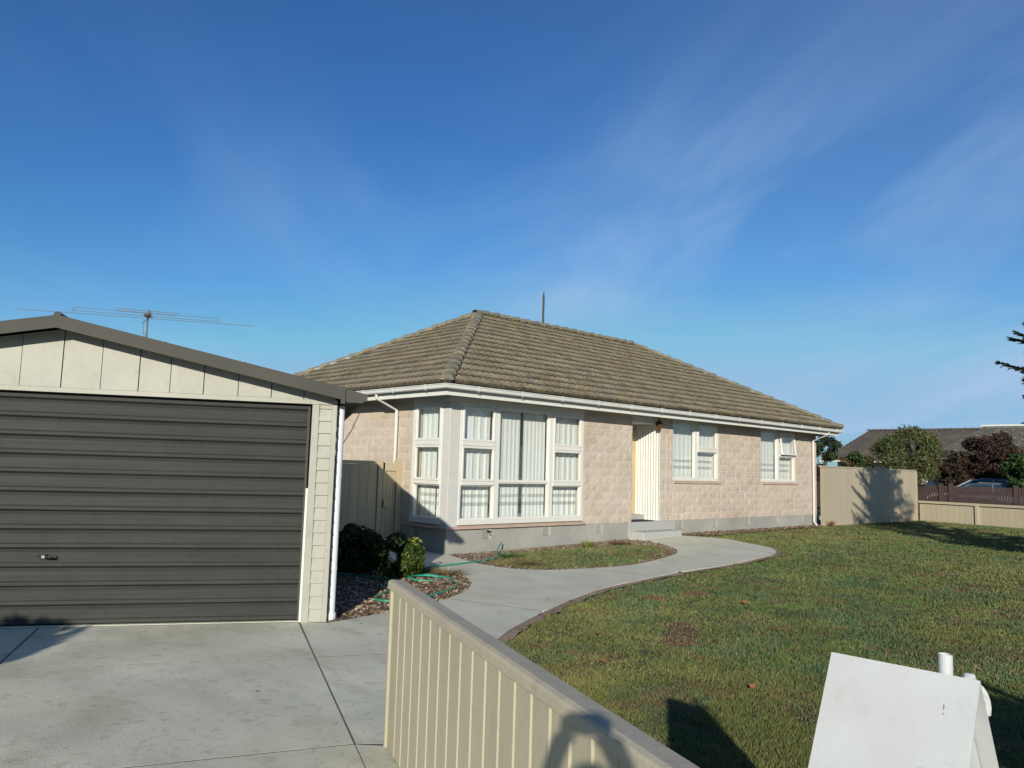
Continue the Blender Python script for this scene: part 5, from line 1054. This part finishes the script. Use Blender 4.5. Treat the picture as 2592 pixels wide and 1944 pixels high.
def far_roof(nm, e0, e1, t0, t1, mm):
    e0, e1, t0, t1 = map(Vector, (e0, e1, t0, t1)); n = 14; mb = MB()
    mb.add([e0, e1, t1, t0], [(0, 1, 2, 3)])
    mb2 = MB(); nr = (e1 - e0).cross(t0 - e0).normalized(); nr = nr if nr.z > 0 else -nr
    for k in range(n):
        a0, a1 = e0.lerp(t0, k / n), e1.lerp(t1, k / n); b0, b1 = e0.lerp(t0, (k + 1.1) / n), e1.lerp(t1, (k + 1.1) / n); c = max(int((a1 - a0).length / .30), 1)
        for j in range(c):
            jj = random.uniform(.045, .065); v = random.uniform(.75, 1.2); mb2.tc = (v, v, v * .97); u0, u1 = j / c + .002, (j + 1) / c - .002; p, q_, r_, s_ = a0.lerp(a1, u0), a0.lerp(a1, u1), b0.lerp(b1, u1), b0.lerp(b1, u0)
            mb2.add([p + nr * .005, q_ + nr * .005, q_ + nr * jj, p + nr * jj, r_ + nr * .012, s_ + nr * .012], [(0, 1, 2, 3), (3, 2, 4, 5)])
    ro = mb.build('roof', mm, fh, world=True); mb2.build('far_tiles', mm, fh, world=True, kind='stuff')
far_roof('main', (49, 23.5, 2.61), (49, 15.3, 2.61), (54.3, 22.65, 4.73), (54.3, 15.3, 4.73), FT1)
far_roof('wing', (47.4, 16.5, 2.85), (47.4, 3.0, 2.85), (54.1, 15.7, 4.75), (54.1, 3.0, 4.75), FT2)
m = MB(); m.add([(54.3, 22.65, 4.70), (54.3, 3, 4.70), (59.5, 3, 2.6), (59.5, 23.5, 2.6), (49, 23.5, 2.59)], [(0, 1, 2, 3), (0, 3, 4)]); m.build('rear_roof', FT1, fh, world=True)
m = MB(); y = 3.2
while y < 22.4: m.prism([(-.11, 0), (0, .09), (.11, 0)], (1, 0, 0), (0, 0, 1), ((54.25, y, 4.74), (54.25, y + .38, 4.76))); y += .40
m.build('ridge_cap', FT1, fh, world=True)
m = MB(); m.box(48.88, 49, 16.5, 23.55, 2.50, 2.61); m.build('gutter', GUTW, fh, world=True)
m = MB(); m.box(47.27, 47.4, 3.0, 16.5, 2.73, 2.85); m.build('gutter', WHITE, fh, world=True)
m = MB(); m.box(49.9, 49.98, 18.9, 22.6, .1, 2.3); m.build('garage_door', WHITE, fh, world=True)
m = MB(); m.box(49.9, 49.98, 17.8, 18.6, .1, 2.2); m.build('door', TAN, fh, world=True)
m = MB(); m.box(48.2, 48.28, 14.0, 15.2, .9, 2.1); m.build('window', DARKROOM, fh, world=True)
fb = thing('far_white_building', 'pale flat topped building just above the roof ridge at the right edge', 'building', (68, 12, 0)); WOFF[fb.name] = Matrix.Translation((68, 12, 0))
m = MB(); m.box(66, 74, 2, 19.1, 0, 5.62); m.build('wall', GREYW, fb, world=True)
m = MB(); m.box(65.9, 74.1, 1.9, 19.2, 5.62, 5.74); m.build('parapet', WHITE, fb, world=True)
m = MB(); m.box(65.9, 65.99, 18.9, 19.1, 4.2, 5.62); m.build('downpipe', METALD, fb, world=True)
# cars
def car(name, label, loc, rz, col, sc=1.0):
    t = thing(name, label, 'car', loc, rz); t.scale = (sc, sc, sc)
    PAINT = mat(name + '_paint', col, tuple(v * .95 for v in col), rough=.25, spec=.6); TINT = mat(name + '_dark_glass', (.02, .035, .045), rough=.06, spec=.8); TYRE = BLACKM
    prof = [(-2.25, .35), (-2.3, .62), (-2.25, .95), (-2.15, 1.0), (1.1, .98), (2.05, .82), (2.28, .62), (2.3, .35)]
    m = MB(); m.prism(prof, (1, 0, 0), (0, 0, 1), ((0, -.86, 0), (0, .86, 0))); m.build('body', PAINT, t, bevel=.05)
    g = [(-2.2, .99), (-2.02, 1.40), (-1.85, 1.47), (.15, 1.50), (.45, 1.46), (1.25, .985)]; n = len(g)
    m = MB(); w0, w1 = .84, .64; yy = lambda z: w0 + (w1 - w0) * (z - .98) / .52
    m.add([(x, -yy(z), z) for x, z in g] + [(x, yy(z), z) for x, z in g], [(i, i + 1, i + 1 + n, i + n) for i in range(n - 1)] + [tuple(range(n))[::-1], tuple(range(n, 2 * n))]); m.build('cabin', TINT, t)
    m = MB(); rp = [(-2.03, 1.405), (-1.86, 1.478), (.15, 1.508), (.46, 1.468)]; n = 4
    m.add([(x, -yy(z) - .004, z) for x, z in rp] + [(x, yy(z) + .004, z) for x, z in rp] + [(x, -yy(z) - .012, z - .05) for x, z in rp] + [(x, yy(z) + .012, z - .05) for x, z in rp], [(i, i + 1, i + 5, i + 4) for i in range(3)] + [(i + 8, i + 9, i + 1, i) for i in range(3)] + [(i + 4, i + 5, i + 13, i + 12) for i in range(3)] + [(0, 4, 12, 8)]); m.build('roof_panel', PAINT, t)
    for s in (-1, 1):
        for (xa, za, xb, zb_) in ((.45, 1.45, 1.25, .985), (-.45, 1.50, -.50, .985), (-1.45, 1.49, -1.60, .985), (-2.02, 1.41, -2.2, .985)):
            m = MB(); m.tube([(xa, s * (yy(za) + .004), za), (xb, s * (yy(zb_) + .004), zb_)], .028, 6); m.build('pillar', PAINT, t)
        m = MB(); m.tube([(-1.8, s * .60, 1.52), (.1, s * .60, 1.55)], .018, 6); m.build('roof_rail', ALU, t)
        m = MB(); m.box(-2.30, -2.16, s * .80 - .07, s * .80 + .07, .70, 1.0); m.build('tail_light', mat('red_lens', (.45, .02, .01), rough=.2), t)
        for x in (-1.4, 1.4):
            m = MB(); m.tube([(x, s * .88, .32), (x, s * .66, .32)], .32, 18); wl = m.build('wheel', TYRE, t); m = MB(); m.tube([(x, s * .885, .32), (x, s * .87, .32)], .2, 12); m.build('rim', ALU, wl)
    m = MB(); m.box(-2.36, -2.28, -.8, .8, .38, .62); m.build('bumper', PAINT, t)
    return t
car('station_wagon', 'pale blue silver station wagon with roof rails behind the brown fence', (42.2, 12.25, .10), R_(98), (.33, .38, .42), 1.03)
car('hatchback', 'lower dark blue car parked in front of the silver wagon', (40.1, 11.75, .0), R_(104), (.10, .14, .20), .97)

# ================================================================== THE PHOTOGRAPHER (stands behind the lens; casts the shadow on the fence)
F = Vector((.681, .732, 0)); Rg = Vector((.732, -.681, 0)); Up = Vector((0, 0, 1))
def pp(f, r, z): return F * f + Rg * r + Up * z
verts = []; edges = []; rad = []
def node(p, r, par=None):
    verts.append(tuple(p)); rad.append(r); i = len(verts) - 1
    if par is not None: edges.append((par, i))
    return i
pel = node(pp(-.34, 0, .86), .13); sp = node(pp(-.34, 0, 1.05), .125, pel); ch = node(pp(-.33, 0, 1.24), .14, sp); nk0 = node(pp(-.32, 0, 1.345), .07, ch); nk = node(pp(-.31, 0, 1.40), .050, nk0); hd0 = node(pp(-.27, 0, 1.445), .074, nk); hd = node(pp(-.265, 0, 1.505), .080, hd0); ht = node(pp(-.275, 0, 1.555), .060, hd)
hands = []
for s in (-1, 1):
    h = node(pp(-.34, s * .09, .80), .09, pel); k = node(pp(-.31, s * .11, .45), .058, h); a = node(pp(-.35, s * .12, .09), .038, k); node(pp(-.22, s * .14, .04), .035, a)
    sh = node(pp(-.33, s * .16, 1.29), .062, ch); el = node(pp(-.17, s * .17, 1.26), .042, sh); wr = node(pp(-.085, s * .095, 1.505), .030, el); pm = node(pp(-.05, s * .058, 1.575), .034, wr); hands.append((s, pm))
me = bpy.data.meshes.new('body'); me.from_pydata(verts, edges, []); bo = bpy.data.objects.new('body', me); COL.objects.link(bo)
sk = bo.modifiers.new('skin', 'SKIN'); sub = bo.modifiers.new('sub', 'SUBSURF'); sub.levels = 2; sub.render_levels = 2
for i, v in enumerate(me.skin_vertices[0].data): v.radius = (rad[i], rad[i]); v.use_root = (i == 0)
bpy.context.view_layer.update(); ev = bo.evaluated_get(bpy.context.evaluated_depsgraph_get()); me2 = bpy.data.meshes.new_from_object(ev); bpy.data.objects.remove(bo)
per = thing('person', 'person in a dark jacket standing on the drive holding up a small camera', 'person', tuple(pp(-.34, 0, 0)))
SKIN = mat('skin', (.55, .36, .27), rough=.6); JACK = mat('dark_jacket', (.05, .06, .08), rough=.9); TROU = mat('trousers', (.06, .06, .07), rough=.9); HAIR = mat('brown_hair', (.06, .04, .03), rough=.8)
me2.materials.clear(); [me2.materials.append(x) for x in (SKIN, JACK, TROU)]
for p in me2.polygons:
    c = p.center; f = c.dot(F); p.material_index = 2 if c.z < .88 else (0 if (c.z > 1.37 and f < -.2) or (f > -.09 and c.z > 1.4) else 1)
me2.shade_smooth(); me2.transform(Matrix.Translation(-Vector(per.location))); body = bpy.data.objects.new('body', me2); link(body, per); WOFF[per.name] = Matrix.Translation(per.location)
m = MB(); ctr = pp(-.285, 0, 1.515); n = 12
vs = []; fs = []
for j in range(7):
    ph = math.pi * .5 * j / 6
    for i in range(n): th = 2 * math.pi * i / n; vs.append(ctr + Rg * (.084 * math.cos(th) * math.cos(ph)) + F * (.092 * math.sin(th) * math.cos(ph) - .012) + Up * (.09 * math.sin(ph) - .03))
fs = [(j * n + i, j * n + (i + 1) % n, (j + 1) * n + (i + 1) % n, (j + 1) * n + i) for j in range(6) for i in range(n)]
m.add(vs, fs); m.build('hair', HAIR, per, world=True, smooth=True)
m = MB(); m.tube([pp(-.19, 0, 1.50), pp(-.172, 0, 1.472), pp(-.18, 0, 1.465)], [.008, .012, .008], 8)
m.build('nose', SKIN, per, world=True, smooth=True)
for s in (-1, 1):
    m = MB(); m.tube([pp(-.198, s * .03, 1.508), pp(-.190, s * .03, 1.508)], .011, 8); m.build('eye', DARKROOM, per, world=True)
    m = MB(); m.tube([pp(-.27, s * .078, 1.475), pp(-.27, s * .092, 1.50), pp(-.27, s * .08, 1.525)], .010, 6); m.build('ear', SKIN, per, world=True)
m = MB(); m.box(-.022, .022, -.003, .003, -.003, .003); Mm = Matrix(((Rg.x, F.x, 0, pp(-.192, 0, 1.437).x), (Rg.y, F.y, 0, pp(-.192, 0, 1.437).y), (0, 0, 1, 1.437), (0, 0, 0, 1))); m.v = [tuple(Mm @ Vector(v)) for v in m.v]; m.build('mouth', SILLM, per, world=True)
for s, _ in hands:
    for k, (dz_, L) in enumerate(((.030, .070), (.012, .078), (-.006, .074), (-.022, .060))):
        m = MB(); b0 = pp(-.045, s * .064, 1.575 + dz_); m.tube([b0, b0 + F * .028 + Rg * (-s * .006), b0 + F * .030 + Rg * (-s * L * .45)], [.010, .009, .007], 7); m.build('finger', SKIN, per, world=True, smooth=True)
    m = MB(); b0 = pp(-.055, s * .062, 1.556); m.tube([b0, b0 + Rg * (-s * .02) - F * .004, b0 + Rg * (-s * .034) + Up * .01], [.011, .010, .008], 7); m.build('thumb', SKIN, per, world=True, smooth=True)
cm = thing('compact_camera', 'small silver compact camera held up in the person\'s hands', 'camera', tuple(pp(-.03, 0, 1.57)))
Mc = Matrix(((Rg.x, F.x, 0), (Rg.y, F.y, 0), (0, 0, 1))).to_4x4()
m = MB(); m.box(-.05, .05, -.012, .012, -.002, .055); m.v = [tuple(Mc @ Vector(v)) for v in m.v]; m.build('camera_body', ALU, cm, bevel=.003)
m = MB(); m.tube([(0, .012, .028), (0, .022, .028)], .02, 14); m.v = [tuple(Mc @ Vector(v)) for v in m.v]; m.build('lens', BLACKM, cm)
